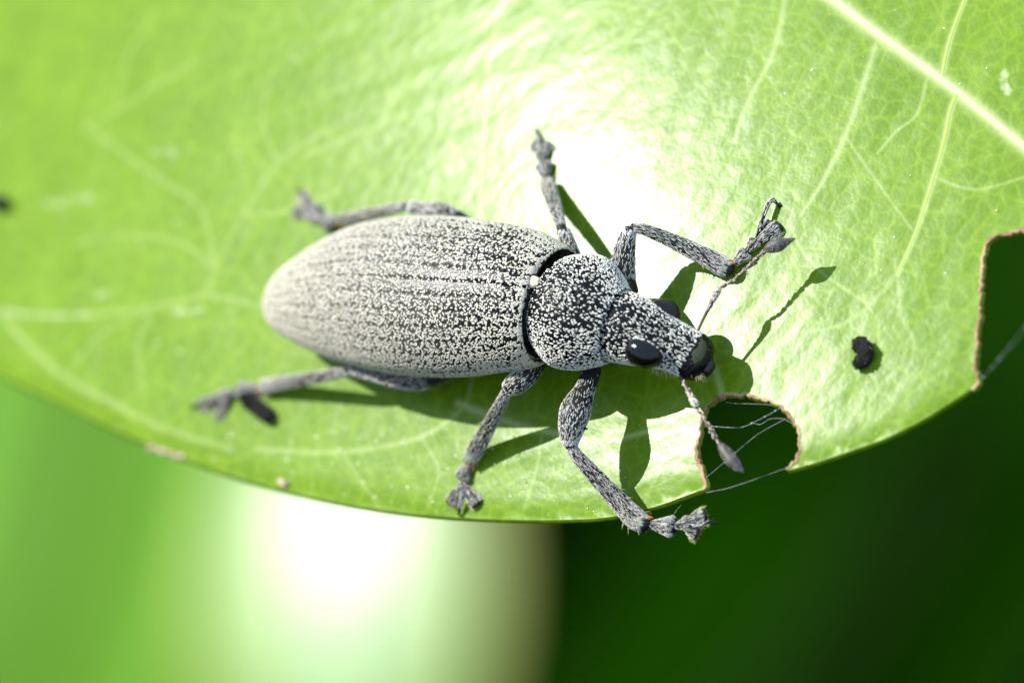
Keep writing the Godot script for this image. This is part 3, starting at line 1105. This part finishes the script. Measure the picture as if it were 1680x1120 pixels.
	# shield between the wing cases
	g = Geo.new()
	blob(g, Vector3(1.608, 2.292, -0.843), Basis(Vector3(0.17, -0.02, 0), Vector3(0, 0.09, 0), Vector3(0, 0, 0.14)), 0.18, 3.0)
	var sc := part(g, "scutellum", materials.pad, w)
	sc.set_meta("label", "small cream scutellum at the front of the wing cases")
	# thorax
	var thorax := Tube.new([
		[Vector3(1.913, 1.41, -0.658), 1.08, 0.82, 0.88],
		[Vector3(2.029, 1.432, -0.641), 1.20, 0.95, 0.95],
		[Vector3(2.391, 1.437, -0.585), 1.31, 1.05, 0.95],
		[Vector3(2.8, 1.43, -0.514), 1.22, 1.0, 0.9],
		[Vector3(3.168, 1.401, -0.471), 1.02, 0.88, 0.8],
		[Vector3(3.422, 1.362, -0.457), 0.84, 0.76, 0.7],
	])
	var knobs := func(s: float, phi: float) -> float:
		var p := thorax.on(s, phi)
		return clump.get_noise_3dv(p * 1.3) * 0.016
	g = Geo.new()
	skin(g, thorax, 100, 100, knobs, 0.0, TAU, 0.0, 1.0, false)
	var th := part(g, "thorax", materials.cuticle, w)
	th.set_meta("label", "rounded black thorax speckled with white scales")
	var tw := []
	var tt := PackedColorArray()
	strew(tw, tt, thorax, 0.047, Vector3(0.070, 0.018, 0.031), func(s: float, phi: float, p: Vector3):
		var q := absf(phi - PI / 2.0)
		var c := fine_gap.get_noise_3dv(p)
		var bare := exp(-pow(q / 0.5, 2.0)) * smoothstep(0.35, 0.8, s)
		return clampf(lerpf(0.74, 0.95, smoothstep(0.4, 1.0, q)) - maxf(0.0, c) * 0.55 - bare * 0.15, 0.0, 1.0), -1.2, PI + 1.2, 0.02, 1.0, 0.45, Color(0.54, 0.525, 0.46))
	stuff(tw, tt, scale_mesh, "scales", materials.scales, th)
	# head with snout
	var head := Tube.new([
		[Vector3(3.258, 1.342, -0.479), 0.80, 0.72, 0.68],
		[Vector3(3.762, 1.302, -0.436), 0.76, 0.67, 0.65],
		[Vector3(4.19, 1.189, -0.393), 0.68, 0.6, 0.58],
		[Vector3(4.594, 1.033, -0.347), 0.57, 0.48, 0.5],
		[Vector3(4.951, 0.876, -0.293), 0.53, 0.41, 0.42],
		[Vector3(5.219, 0.749, -0.229), 0.53, 0.36, 0.36],
		[Vector3(5.378, 0.674, -0.197), 0.45, 0.27, 0.28],
	])
	g = Geo.new()
	skin(g, head, 90, 80, func(s: float, phi: float): return clump.get_noise_3dv(head.on(s, phi) * 1.6) * 0.012)
	var hd := part(g, "head", materials.cuticle, w)
	hd.set_meta("label", "black head and blunt snout speckled with white scales")
	var hw := []
	var ht := PackedColorArray()
	strew(hw, ht, head, 0.048, Vector3(0.074, 0.018, 0.027), func(s: float, phi: float, p: Vector3):
		var q := absf(phi - PI / 2.0)
		var c := fine_gap.get_noise_3dv(p)
		return clampf(lerpf(0.72, 0.95, smoothstep(0.6, 1.2, q)) - maxf(0.0, c) * 0.55, 0.0, 1.0), -1.3, PI + 1.3, 0.0, 0.76, 0.5, Color(0.54, 0.525, 0.46))
	stuff(hw, ht, scale_mesh, "scales", materials.scales, hd)
	var eyes := [[Vector3(4.382, 1.473, 0.027), Basis(Vector3(0.414, -0.142, 0.048), Vector3(0.01, 0.141, 0.331), Vector3(-0.119, -0.302, 0.132))], [Vector3(4.329, 1.101, -0.997), Basis(Vector3(0.351, -0.115, 0.022), Vector3(0.052, 0.105, -0.276), Vector3(0.079, 0.265, 0.116))]]
	for row in eyes:
		g = Geo.new()
		var ax: Basis = row[1]
		blob(g, row[0], ax, 0.0, 3.0, 40, 60)
		part(g, "eye", materials.eye, hd)
		# pale ring of scales round the eye that is seen whole
		if row == eyes[1]:
			continue
		var rw := []
		var rt := PackedColorArray()
		for k in 46:
			var a := rng.randf() * TAU
			var out: Vector3 = ax.y.normalized()
			var dirn: Vector3 = ax.x * cos(a) + ax.z * sin(a)
			var p: Vector3 = row[0] + dirn * 1.0 - ax.y * 0.18 + out * 0.01
			var t: Vector3 = (-ax.x * sin(a) + ax.z * cos(a)).normalized()
			rw.append(Transform3D(Basis(t, dirn.normalized(), t.cross(dirn).normalized()).orthonormalized() * Basis.from_scale(Vector3(rng.randf_range(0.06, 0.11), 0.02, 0.035)), p + dirn * rng.randf_range(-0.02, 0.05)))
			rt.append(Color(0.55, 0.53, 0.46) * rng.randf_range(0.8, 1.1))
		stuff(rw, rt, scale_mesh, "scales", materials.scales, hd)
	# bare plate and jaws at the tip of the snout
	g = Geo.new()
	blob(g, Vector3(5.296, 0.918, -0.28), Basis(Vector3(0.216, -0.075, 0.024), Vector3(0.061, 0.18, 0.007), Vector3(-0.039, 0, 0.358)), 0.14, 2.5)
	part(g, "snout_plate", materials.horn, hd).set_meta("label", "bare dark olive plate at the tip of the snout")
	g = Geo.new()
	blob(g, Vector3(5.403, 0.592, -0.132), Basis(Vector3(0.207, -0.072, 0.023), Vector3(0.065, 0.189, 0.007), Vector3(-0.028, 0, 0.258)), 0.15, 2.5)
	blob(g, Vector3(5.284, 0.571, 0.049), Basis(Vector3(0.169, -0.059, 0.019), Vector3(0.049, 0.142, 0.005), Vector3(-0.015, 0, 0.139)), 0.15, 2.5)
	part(g, "jaw", materials.jaw, hd)
	g = Geo.new()
	skin(g, Tube.new([[Vector3(4.219, 0.869, 0.138), 0.03], [Vector3(4.429, 0.849, 0.137), 0.075], [Vector3(4.666, 0.778, 0.114), 0.085], [Vector3(4.858, 0.715, 0.13), 0.05]]), 20, 12)
	part(g, "antennal_groove", materials.jaw, hd)
	g = Geo.new()
	for k in 34:
		var f := rng.randf()
		var a: Vector3 = (Vector3(5.011, 0.818, -0.042)).lerp(Vector3(5.401, 0.658, 0.06), f)
		spike(g, a, a + Vector3(rng.randf_range(0.05, 0.30), rng.randf_range(-0.12, 0.12), rng.randf_range(0.02, 0.26)), 0.010, Vector3(0, 0.03, 0))
	for k in 32:
		var a: Vector3 = (Vector3(5.02, 0.978, -0.522)).lerp(Vector3(5.439, 0.766, -0.428), rng.randf())
		spike(g, a, a + Vector3(rng.randf_range(0.02, 0.16), rng.randf_range(0.0, 0.14), rng.randf_range(-0.16, 0.02)), 0.009)
	for k in 40:
		var a: Vector3 = (Vector3(4.102, 0.769, 0.15)).lerp(Vector3(4.831, 0.666, 0.132), rng.randf())
		spike(g, a, a + Vector3(rng.randf_range(-0.02, 0.16), rng.randf_range(-0.10, 0.05), rng.randf_range(0.04, 0.20)), 0.008)
	for k in 40:
		var a: Vector3 = (Vector3(5.079, 1.084, -0.354)).lerp(Vector3(5.201, 1.016, -0.089), rng.randf()) + Vector3(rng.randf_range(-0.1, 0.1), 0, 0)
		spike(g, a, a + Vector3(rng.randf_range(0.04, 0.14), rng.randf_range(0.02, 0.08), rng.randf_range(-0.05, 0.05)), 0.011)
	part(g, "whiskers", materials.hair, hd)
	# antennae
	antenna(w, "elbowed left antenna held out over the bright part of the leaf", [[Vector3(5.129, 0.878, -0.716), 0.034], [Vector3(5.227, 0.957, -1.084), 0.034], [Vector3(5.323, 1.002, -1.408), 0.052], [Vector3(5.371, 0.998, -1.657), 0.072], [Vector3(5.387, 0.975, -1.794), 0.045]],
		[Vector3(5.39, 0.965, -1.813), Vector3(5.518, 0.947, -1.91), Vector3(5.624, 0.919, -2.008), Vector3(5.71, 0.891, -2.159), Vector3(5.806, 0.861, -2.326), Vector3(5.902, 0.84, -2.504), Vector3(5.988, 0.82, -2.667), Vector3(6.088, 0.797, -2.832)],
		[[Vector3(6.088, 0.797, -2.832), 0.05], [Vector3(6.19, 0.786, -2.923), 0.125], [Vector3(6.33, 0.742, -3.032), 0.15], [Vector3(6.489, 0.705, -3.141), 0.085], [Vector3(6.628, 0.66, -3.251), 0.012]])
	antenna(w, "elbowed right antenna reaching down over the bitten hole", [[Vector3(4.927, 0.865, 0.129), 0.034], [Vector3(5.209, 0.882, 0.396), 0.042], [Vector3(5.475, 0.891, 0.633), 0.06], [Vector3(5.637, 0.884, 0.785), 0.078], [Vector3(5.698, 0.88, 0.871), 0.045]],
		[Vector3(5.704, 0.859, 0.877), Vector3(5.833, 0.824, 0.982), Vector3(5.961, 0.788, 1.087), Vector3(6.068, 0.743, 1.193), Vector3(6.182, 0.707, 1.3), Vector3(6.283, 0.652, 1.403), Vector3(6.409, 0.606, 1.518)],
		[[Vector3(6.409, 0.606, 1.518), 0.07], [Vector3(6.574, 0.569, 1.644), 0.125], [Vector3(6.759, 0.53, 1.779), 0.138], [Vector3(6.928, 0.484, 1.886), 0.09], [Vector3(7.073, 0.438, 1.97), 0.015]])
	# legs
	leg(w, "right front leg, stepping over the lower edge of the leaf",
		[[Vector3(2.823, 0.836, 0.476), 0.2], [Vector3(2.916, 1.005, 0.972), 0.22], [Vector3(2.949, 1.138, 1.492), 0.335], [Vector3(2.976, 1.128, 1.878), 0.29], [Vector3(3.005, 1.068, 2.134), 0.215], [Vector3(3.041, 1.018, 2.266), 0.14]],
		[[Vector3(3.023, 1.006, 2.279), 0.115], [Vector3(3.226, 0.847, 2.47), 0.145], [Vector3(3.697, 0.484, 2.798), 0.18], [Vector3(4.18, 0.14, 3.13), 0.215], [Vector3(4.528, -0.046, 3.328), 0.235], [Vector3(4.728, -0.126, 3.391), 0.19]],
		[[Vector3(4.761, -0.144, 3.379), 0.0], [Vector3(5.411, -0.202, 3.298), 0.24], [Vector3(5.735, -0.206, 3.153), 0.18]],
		[[Vector3(5.726, -0.166, 3.154), Vector3(6.088, -0.186, 2.928), 0.205], [Vector3(5.7, -0.236, 3.276), Vector3(5.97, -0.296, 3.332), 0.16]],
		[[Vector3(5.756, -0.15, 3.21), 0.05], [Vector3(6.069, -0.161, 3.135), 0.045], [Vector3(6.251, -0.231, 3.009), 0.03]], Vector3(3.313, 1.003, 1.819), true)
	leg(w, "right middle leg, set down near the lower edge of the leaf",
		[[Vector3(1.353, 0.743, 0.408), 0.2], [Vector3(1.351, 0.934, 0.789), 0.24], [Vector3(1.239, 1.045, 1.088), 0.25], [Vector3(1.086, 1.044, 1.242), 0.215], [Vector3(0.986, 1.011, 1.333), 0.13]],
		[[Vector3(0.991, 1.01, 1.346), 0.11], [Vector3(0.776, 0.766, 1.597), 0.135], [Vector3(0.294, 0.262, 2.078), 0.165], [Vector3(-0.115, -0.151, 2.524), 0.19], [Vector3(-0.264, -0.284, 2.734), 0.165]],
		[[Vector3(-0.298, -0.31, 2.774), 0.0], [Vector3(-0.416, -0.422, 3.159), 0.2], [Vector3(-0.319, -0.461, 3.387), 0.15]],
		[[Vector3(-0.396, -0.452, 3.346), Vector3(-0.609, -0.552, 3.724), 0.16], [Vector3(-0.264, -0.44, 3.326), Vector3(0.157, -0.486, 3.636), 0.165]],
		[[Vector3(-0.263, -0.379, 3.404), 0.042], [Vector3(-0.228, -0.426, 3.654), 0.05], [Vector3(-0.278, -0.535, 3.87), 0.038]])
	leg(w, "right hind leg, stretched back along the leaf",
		[[Vector3(-0.783, 0.535, 0.896), 0.2], [Vector3(-1.569, 0.508, 1.308), 0.26], [Vector3(-2.259, 0.571, 1.405), 0.265], [Vector3(-2.904, 0.563, 1.396), 0.22], [Vector3(-3.369, 0.518, 1.401), 0.18], [Vector3(-3.519, 0.499, 1.434), 0.11]],
		[[Vector3(-3.531, 0.496, 1.45), 0.1], [Vector3(-4.069, 0.28, 1.553), 0.12], [Vector3(-5.177, -0.211, 1.701), 0.14], [Vector3(-6.181, -0.649, 1.837), 0.165], [Vector3(-6.689, -0.826, 1.936), 0.155]],
		[[Vector3(-6.765, -0.855, 1.924), 0.0], [Vector3(-7.437, -0.993, 2.08), 0.2], [Vector3(-7.929, -1.112, 2.271), 0.15]],
		[[Vector3(-7.686, -1.08, 2.3), Vector3(-7.93, -1.252, 2.758), 0.13], [Vector3(-7.945, -1.121, 2.331), Vector3(-8.487, -1.32, 2.623), 0.10]],
		[[Vector3(-7.815, -1.034, 2.249), 0.05], [Vector3(-8.236, -1.107, 2.37), 0.055], [Vector3(-8.583, -1.22, 2.48), 0.045], [Vector3(-8.75, -1.327, 2.591), 0.035]])
	leg(w, "left front leg, bent at the knee on the glaring part of the leaf",
		[[Vector3(3.092, 0.822, -1.362), 0.22], [Vector3(2.935, 0.999, -1.627), 0.28], [Vector3(2.912, 1.166, -1.99), 0.26], [Vector3(2.908, 1.27, -2.378), 0.2], [Vector3(2.922, 1.29, -2.629), 0.14]],
		[[Vector3(2.962, 1.29, -2.692), 0.1], [Vector3(3.245, 1.134, -2.723), 0.125], [Vector3(3.791, 0.719, -2.679), 0.165], [Vector3(4.365, 0.399, -2.575), 0.2], [Vector3(4.753, 0.183, -2.489), 0.22], [Vector3(4.91, 0.127, -2.449), 0.18]],
		[[Vector3(4.918, 0.085, -2.537), 0.0], [Vector3(5.139, 0.023, -2.922), 0.19], [Vector3(5.247, -0.014, -3.223), 0.17]],
		[[Vector3(5.284, -0.025, -3.19), Vector3(5.651, -0.108, -3.663), 0.19], [Vector3(5.239, -0.056, -3.309), Vector3(5.351, -0.112, -3.745), 0.09]],
		[[Vector3(5.252, 0.001, -3.361), 0.048], [Vector3(5.29, 0.063, -3.742), 0.042], [Vector3(5.297, 0.048, -4.048), 0.048], [Vector3(5.339, -0.012, -4.191), 0.042], [Vector3(5.451, -0.107, -4.13), 0.028]])
	leg(w, "left middle leg, behind the waist and blurred",
		[[Vector3(1.53, 0.768, -1.699), 0.2], [Vector3(1.377, 0.975, -1.999), 0.2], [Vector3(1.118, 1.08, -2.378), 0.15]],
		[[Vector3(1.066, 1.081, -2.427), 0.11], [Vector3(0.601, 0.778, -2.84), 0.14], [Vector3(0.007, 0.368, -3.334), 0.17], [Vector3(-0.337, 0.179, -3.642), 0.165]],
		[[Vector3(-0.398, 0.137, -3.693), 0.0], [Vector3(-0.674, 0.069, -4.098), 0.2], [Vector3(-0.818, 0.043, -4.349), 0.17]],
		[[Vector3(-0.814, 0.034, -4.324), Vector3(-1.147, -0.032, -4.532), 0.14], [Vector3(-0.798, 0.034, -4.326), Vector3(-0.711, -0.013, -4.591), 0.14]],
		[[Vector3(-0.816, 0.083, -4.363), 0.05], [Vector3(-0.996, 0.065, -4.635), 0.045], [Vector3(-1.19, -0.025, -4.831), 0.035]])
	leg(w, "left hind leg, mostly hidden behind the wing cases",
		[[Vector3(-1.618, 0.643, -2.223), 0.2], [Vector3(-2.36, 0.742, -2.36), 0.26], [Vector3(-2.855, 0.83, -2.352), 0.18], [Vector3(-3.217, 0.819, -2.402), 0.13]],
		[[Vector3(-3.29, 0.812, -2.407), 0.10], [Vector3(-3.851, 0.601, -2.296), 0.115], [Vector3(-4.816, 0.09, -2.203), 0.135], [Vector3(-5.723, -0.327, -2.097), 0.15]],
		[[Vector3(-5.851, -0.391, -2.145), 0.0], [Vector3(-6.272, -0.514, -2.006), 0.23], [Vector3(-6.882, -0.622, -2.278), 0.22]],
		[[Vector3(-6.813, -0.625, -2.23), Vector3(-7.393, -0.76, -2.204), 0.16], [Vector3(-6.86, -0.631, -2.254), Vector3(-7.335, -0.729, -2.635), 0.14]],
		[[Vector3(-6.812, -0.573, -2.27), 0.05], [Vector3(-7.167, -0.623, -2.472), 0.045], [Vector3(-7.472, -0.735, -2.707), 0.035]])


# hair along a tube, standing out from it
func bristles(g: Geo, tube: Tube, n: int, len: float, r: float, from: float, to: float, s0: float, s1: float, lean: float) -> void:
	for k in n:
		var s := rng.randf_range(s0, s1)
		var phi := rng.randf_range(from, to)
		var p := tube.on(s, phi)
		var d := (tube.normal(s, phi) + tube.along(s) * lean + Vector3(rng.randfn(), rng.randfn(), rng.randfn()) * 0.15).normalized()
		spike(g, p - d * 0.01, p + d * len * rng.randf_range(0.6, 1.2), r)


func antenna(w: Node3D, label: String, scape: Array, beads: Array, club: Array) -> void:
	var an := group_node("antenna", w)
	an.set_meta("label", label)
	var where := []
	var tints := PackedColorArray()
	var g := Geo.new()
	var t := Tube.new(scape)
	skin(g, t, 30, 12)
	part(g, "scape", materials.antenna_brown, an)
	strew(where, tints, t, 0.034, Vector3(0.075, 0.010, 0.020), func(s, _p, _q): return 0.05 + 0.55 * s, 0.0, TAU, 0.2, 1.0, 0.3, Color(0.50, 0.48, 0.42))
	# a string of beads
	for k in beads.size() - 1:
		var a: Vector3 = beads[k]
		var b: Vector3 = beads[k + 1]
		var r := lerpf(0.044, 0.056, float(k) / (beads.size() - 1))
		t = Tube.new([[a, r * 0.45], [a.lerp(b, 0.25), r * 0.7], [a.lerp(b, 0.7), r], [a.lerp(b, 0.92), r * 0.85], [b, r * 0.4]])
		g = Geo.new()
		skin(g, t, 12, 12)
		part(g, "funicle_segment", materials.antenna_brown, an)
		strew(where, tints, t, 0.034, Vector3(0.07, 0.010, 0.018), func(_s, _p, _q): return 0.36, 0.0, TAU, 0.1, 0.95, 0.3, Color(0.46, 0.43, 0.36))
		g = Geo.new()
	t = Tube.new(club)
	g = Geo.new()
	skin(g, t, 40, 18, func(s: float, _phi: float): return 0.006 * sin(s * 14.0))
	part(g, "club", materials.club, an)
	strew(where, tints, t, 0.026, Vector3(0.045, 0.006, 0.009), func(_s, _p, _q): return 0.34, 0.0, TAU, 0.02, 0.98, 0.3, Color(0.22, 0.205, 0.17))
	stuff(where, tints, scale_mesh, "scales", materials.scales, an)


# thigh, shin: rows of a Tube. foot: points of the first two segments; lobes: [from, to, half width]; claw: points.
func leg(w: Node3D, label: String, thigh: Array, shin: Array, foot: Array, lobes: Array, claw: Array, tooth := Vector3.ZERO, hang := false) -> void:
	var l := group_node("leg", w)
	l.set_meta("label", label)
	var where := []
	var tints := PackedColorArray()
	var g := Geo.new()
	var t := Tube.new(thigh)
	skin(g, t, 50, 28)
	if tooth != Vector3.ZERO:
		spike(g, t.centre(0.62), tooth, 0.10)
	part(g, "thigh", materials.leg_cuticle, l)
	var tone := Color(0.40, 0.385, 0.34)
	strew(where, tints, t, 0.037, Vector3(0.082, 0.009, 0.017), func(s, _p, q): return 0.68 - maxf(0.0, clump.get_noise_3dv(q * 1.5)) * 0.9 - (0.6 if s < 0.16 else 0.0), 0.0, TAU, 0.04, 0.97, 0.25, tone)
	# pale scales round the knee
	strew(where, tints, t, 0.045, Vector3(0.08, 0.018, 0.04), func(_s, _p, _q): return 0.6, 0.0, TAU, 0.86, 0.99, 0.6, Color(0.46, 0.45, 0.41))
	g = Geo.new()
	t = Tube.new(shin)
	skin(g, t, 50, 24)
	part(g, "shin", materials.leg_cuticle, l)
	strew(where, tints, t, 0.031, Vector3(0.105, 0.008, 0.012), func(_s, _p, q): return 0.66 - maxf(0.0, clump.get_noise_3dv(q * 2.0)) * 0.9, 0.0, TAU, 0.02, 0.99, 0.2, tone)
	g = Geo.new()
	bristles(g, t, 36, 0.15, 0.007, 0.0, TAU, 0.25, 1.0, 0.9)
	part(g, "bristles", materials.hair, l)
	# amber comb at the end of the shin
	g = Geo.new()
	for k in 13:
		var a := PI * 0.75 + PI * k / 13.0
		var p := t.on(0.985, a)
		spike(g, p, p + (t.along(1.0) * 0.10 + t.normal(0.97, a) * 0.03), 0.016)
	part(g, "comb", materials.amber, l)
	# foot
	for k in foot.size() - 1:
		var a: Vector3 = foot[k][0]
		var b: Vector3 = foot[k + 1][0]
		var r: float = foot[k + 1][1]
		t = Tube.new([[a, 0.05, 0.05, 0.05], [a.lerp(b, 0.45), r * 0.62, r * 0.5, r * 0.42], [a.lerp(b, 0.85), r, r * 0.62, r * 0.45], [b, r * 0.85, r * 0.35, r * 0.35]])
		g = Geo.new()
		skin(g, t, 20, 18)
		part(g, "foot_segment", materials.leg_cuticle, l)
		strew(where, tints, t, 0.036, Vector3(0.09, 0.007, 0.011), func(_s, _p, _q): return 0.85, 0.0, TAU, 0.1, 1.0, 0.3, tone)
	for row in lobes:
		var a: Vector3 = row[0]
		var b: Vector3 = row[1]
		var r: float = row[2]
		t = Tube.new([[a, 0.06, 0.05, 0.05], [a.lerp(b, 0.4), r * 0.8, r * 0.5, r * 0.3], [a.lerp(b, 0.8), r, r * 0.45, r * 0.3], [b, r * 0.88, r * 0.40, r * 0.3]])
		g = Geo.new()
		skin(g, t, 20, 18)
		part(g, "foot_lobe", materials.leg_cuticle, l)
		strew(where, tints, t, 0.030, Vector3(0.085, 0.007, 0.011), func(_s, _p, _q): return 0.6, 0.0, PI, 0.1, 0.9, 0.35, tone)
		# brush of hair under the lobe
		g = Geo.new()
		for k in (170 if hang else 90):
			var s := rng.randf_range(0.35, 1.0)
			var phi := rng.randf_range(PI * 0.98, TAU * 1.01)
			var p := t.on(s, phi)
			var d := ((p - t.centre(s)).normalized() + t.along(s) * (0.3 + s) + Vector3(0, -0.25, 0)).normalized()
			spike(g, p - d * 0.02, p + d * rng.randf_range(0.03, 0.075) * (1.5 if hang else 1.0), 0.009)
		part(g, "foot_brush", materials.olive_brush if hang else materials.pad, l)
	if claw.size() > 0:
		g = Geo.new()
		t = Tube.new(claw)
		skin(g, t, 24, 12)
		var e := t.centre(1.0)
		var d := t.along(1.0)
		for sd: float in [-1.0, 1.0]:
			var out := d.cross(Vector3.UP).normalized() * sd
			spike(g, e, e + d * 0.09 + out * 0.05 + Vector3(0, -0.07, 0), 0.022, d * 0.03 + out * 0.02)
		part(g, "claw", materials.leg_cuticle, l)
		strew(where, tints, t, 0.036, Vector3(0.09, 0.010, 0.016), func(_s, _p, _q): return 0.6, 0.0, TAU, 0.0, 0.85, 0.25, tone)
	stuff(where, tints, scale_mesh, "scales", materials.scales, l)


# ---------------------------------------------------------------- small things

func make_frass() -> void:
	for row in [["crinkled black insect dropping, kidney shaped, lying alone right of the weevil", Vector3(8.507, -0.275, -1.284), [[Vector3(8.429, -0.148, -1.52), 0.08], [Vector3(8.502, -0.131, -1.428), 0.175], [Vector3(8.684, -0.131, -1.305), 0.17], [Vector3(8.721, -0.147, -1.135), 0.15], [Vector3(8.609, -0.153, -1.007), 0.15], [Vector3(8.506, -0.153, -0.948), 0.05]], 1.0], ["dark oblong insect dropping under the right hind foot", Vector3(-6.868, -1.093, 2.362), [[Vector3(-7.321, -1.006, 2.174), 0.10], [Vector3(-7.008, -0.944, 2.289), 0.17], [Vector3(-6.633, -0.908, 2.429), 0.18], [Vector3(-6.351, -0.894, 2.547), 0.17], [Vector3(-6.208, -0.891, 2.597), 0.08]], 0.5], ["round black insect dropping at the left border of the picture", Vector3(-17.232, -2.763, -1.628), [[Vector3(-17.369, -2.658, -1.599), 0.10], [Vector3(-17.188, -2.594, -1.588), 0.16], [Vector3(-16.955, -2.539, -1.572), 0.15], [Vector3(-16.837, -2.531, -1.572), 0.07]], 0.6],]:
		var o := thing("frass_pellet", row[0], "droppings", row[1], "insect droppings on the leaf")
		var t := Tube.new(row[2])
		var g := Geo.new()
		skin(g, t, 70, 56, func(s: float, phi: float): return (lump.get_noise_3dv(t.on(s, phi) * 4.0) * 0.06 + lump.get_noise_3dv(t.on(s, phi) * 13.0) * 0.06) * float(row[3]))
		for k in 46:
			var cr := rng.randf_range(0.014, 0.036)
			blob(g, t.on(rng.randf_range(0.05, 0.95), rng.randf_range(-0.4, PI + 0.4), -0.004), Basis.from_euler(Vector3(rng.randf() * 6.0, rng.randf() * 6.0, 0)) * Basis.from_scale(Vector3(cr * 1.4, cr, cr)), 0.5, 3.0, 6, 8)
		part(g, "pellet", materials.frass, o)


func make_threads() -> void:
	for row in [["short bright silk thread near the top of the bitten hole", [Vector3(5.728, -0.157, 0.395), Vector3(6.013, -0.143, 0.378), Vector3(6.641, -0.163, 0.277), Vector3(7.096, -0.203, 0.255)], 0.010, 3], ["thick beaded silk thread sagging across the bitten hole", [Vector3(5.46, -0.122, 0.988), Vector3(5.764, -0.124, 0.962), Vector3(6.282, -0.132, 0.883), Vector3(6.6, -0.136, 0.686), Vector3(6.901, -0.145, 0.449), Vector3(7.084, -0.152, 0.275)], 0.012, 9], ["fine silk thread forking from the beaded one to the right of the bitten hole", [Vector3(6.493, -0.134, 0.733), Vector3(6.738, -0.142, 0.73), Vector3(6.928, -0.147, 0.569), Vector3(7.228, -0.159, 0.513), Vector3(7.526, -0.173, 0.582)], 0.007, 4], ["hair thin silk thread slanting across the bitten hole", [Vector3(5.721, -0.231, 2.168), Vector3(6.166, -0.158, 1.679), Vector3(6.709, -0.146, 1), Vector3(7.295, -0.162, 0.486)], 0.005, 2], ["silk thread bridging the mouth of the bitten hole", [Vector3(5.865, -0.294, 2.401), Vector3(6.435, -0.283, 2.177), Vector3(7.092, -0.278, 1.823), Vector3(7.731, -0.288, 1.455)], 0.007, 4], ["beaded silk thread right of the far bite, out of focus", [Vector3(11.31, -0.632, -1.176), Vector3(12.423, 0.95, -1.114), Vector3(13.368, 2.018, -1.442), Vector3(14.619, 3.541, -1.727)], 0.012, 12], ["tiny silk thread from the leaf edge to the right front foot", [Vector3(5.336, -0.324, 2.767), Vector3(5.286, -0.285, 2.915), Vector3(5.306, -0.199, 3.094)], 0.007, 0],]:
		var pts: Array = row[1]
		var o := thing("silk_thread", row[0], "thread", pts[0], "spider silk at the chewed edge")
		var rows := []
		for p in pts:
			rows.append([p, float(row[2]) * 0.21])
		var t := Tube.new(rows)
		var g := Geo.new()
		skin(g, t, 40, 6)
		part(g, "strand", materials.silk, o)
		g = Geo.new()
		for k in int(row[3]):
			var s := rng.randf()
			var r := float(row[2]) * rng.randf_range(0.8, 1.5)
			blob(g, t.centre(s), Basis.from_scale(Vector3(r, r, r)), 0.0, 1.0, 6, 8)
		if int(row[3]) > 0:
			part(g, "beads", materials.silk, o).set_meta("kind", "stuff")


func make_dust() -> void:
	var where := []
	var tints := PackedColorArray()
	while where.size() < 520:
		var x := rng.randf_range(-15.0, 13.0)
		var z := rng.randf_range(-10.0, 4.3)
		if rng.randf() < 0.45:
			x = rng.randf_range(-8.0, 4.0)
			z = 2.2 + rng.randf() * 1.9
		if not Geometry2D.is_point_in_polygon(Vector2(x, z), margin_line):
			continue
		if Vector2(x, z).distance_to(Vector2(7.0, 1.4)) < 1.5 or x > 10.8:
			continue
		if to_margin(Vector2(x, z)) < 0.06:
			continue
		var r := 0.007 + 0.016 * pow(rng.randf(), 3.0)
		var b := Basis.from_euler(Vector3(rng.randf() * 6.0, rng.randf() * 6.0, rng.randf() * 6.0)) * Basis.from_scale(Vector3(r * rng.randf_range(1.0, 2.0), r, r))
		where.append(Transform3D(b, Vector3(x, rise(x, z) + rim(to_margin(Vector2(x, z))) + r * 0.2, z)))
		tints.append(Color(0.85, 0.83, 0.62).lerp(Color(0.6, 0.38, 0.08), 0.8 if rng.randf() < 0.3 else 0.0))
	var g := Geo.new()
	blob(g, Vector3.ZERO, Basis.IDENTITY, 0.3, 2.0, 5, 7)
	var m := mesh_of(g)
	var a := m.surface_get_arrays(0)
	a[Mesh.ARRAY_VERTEX] = g.v
	var unit := ArrayMesh.new()
	unit.add_surface_from_arrays(Mesh.PRIMITIVE_TRIANGLES, a)
	var o := stuff(where, tints, unit, "dust_specks", materials.dust, self)
	o.transform = Transform3D(leaf_basis, LEAF_AT)
	tag(o, "pale dust and pollen specks strewn over the chewed leaf", "dust")
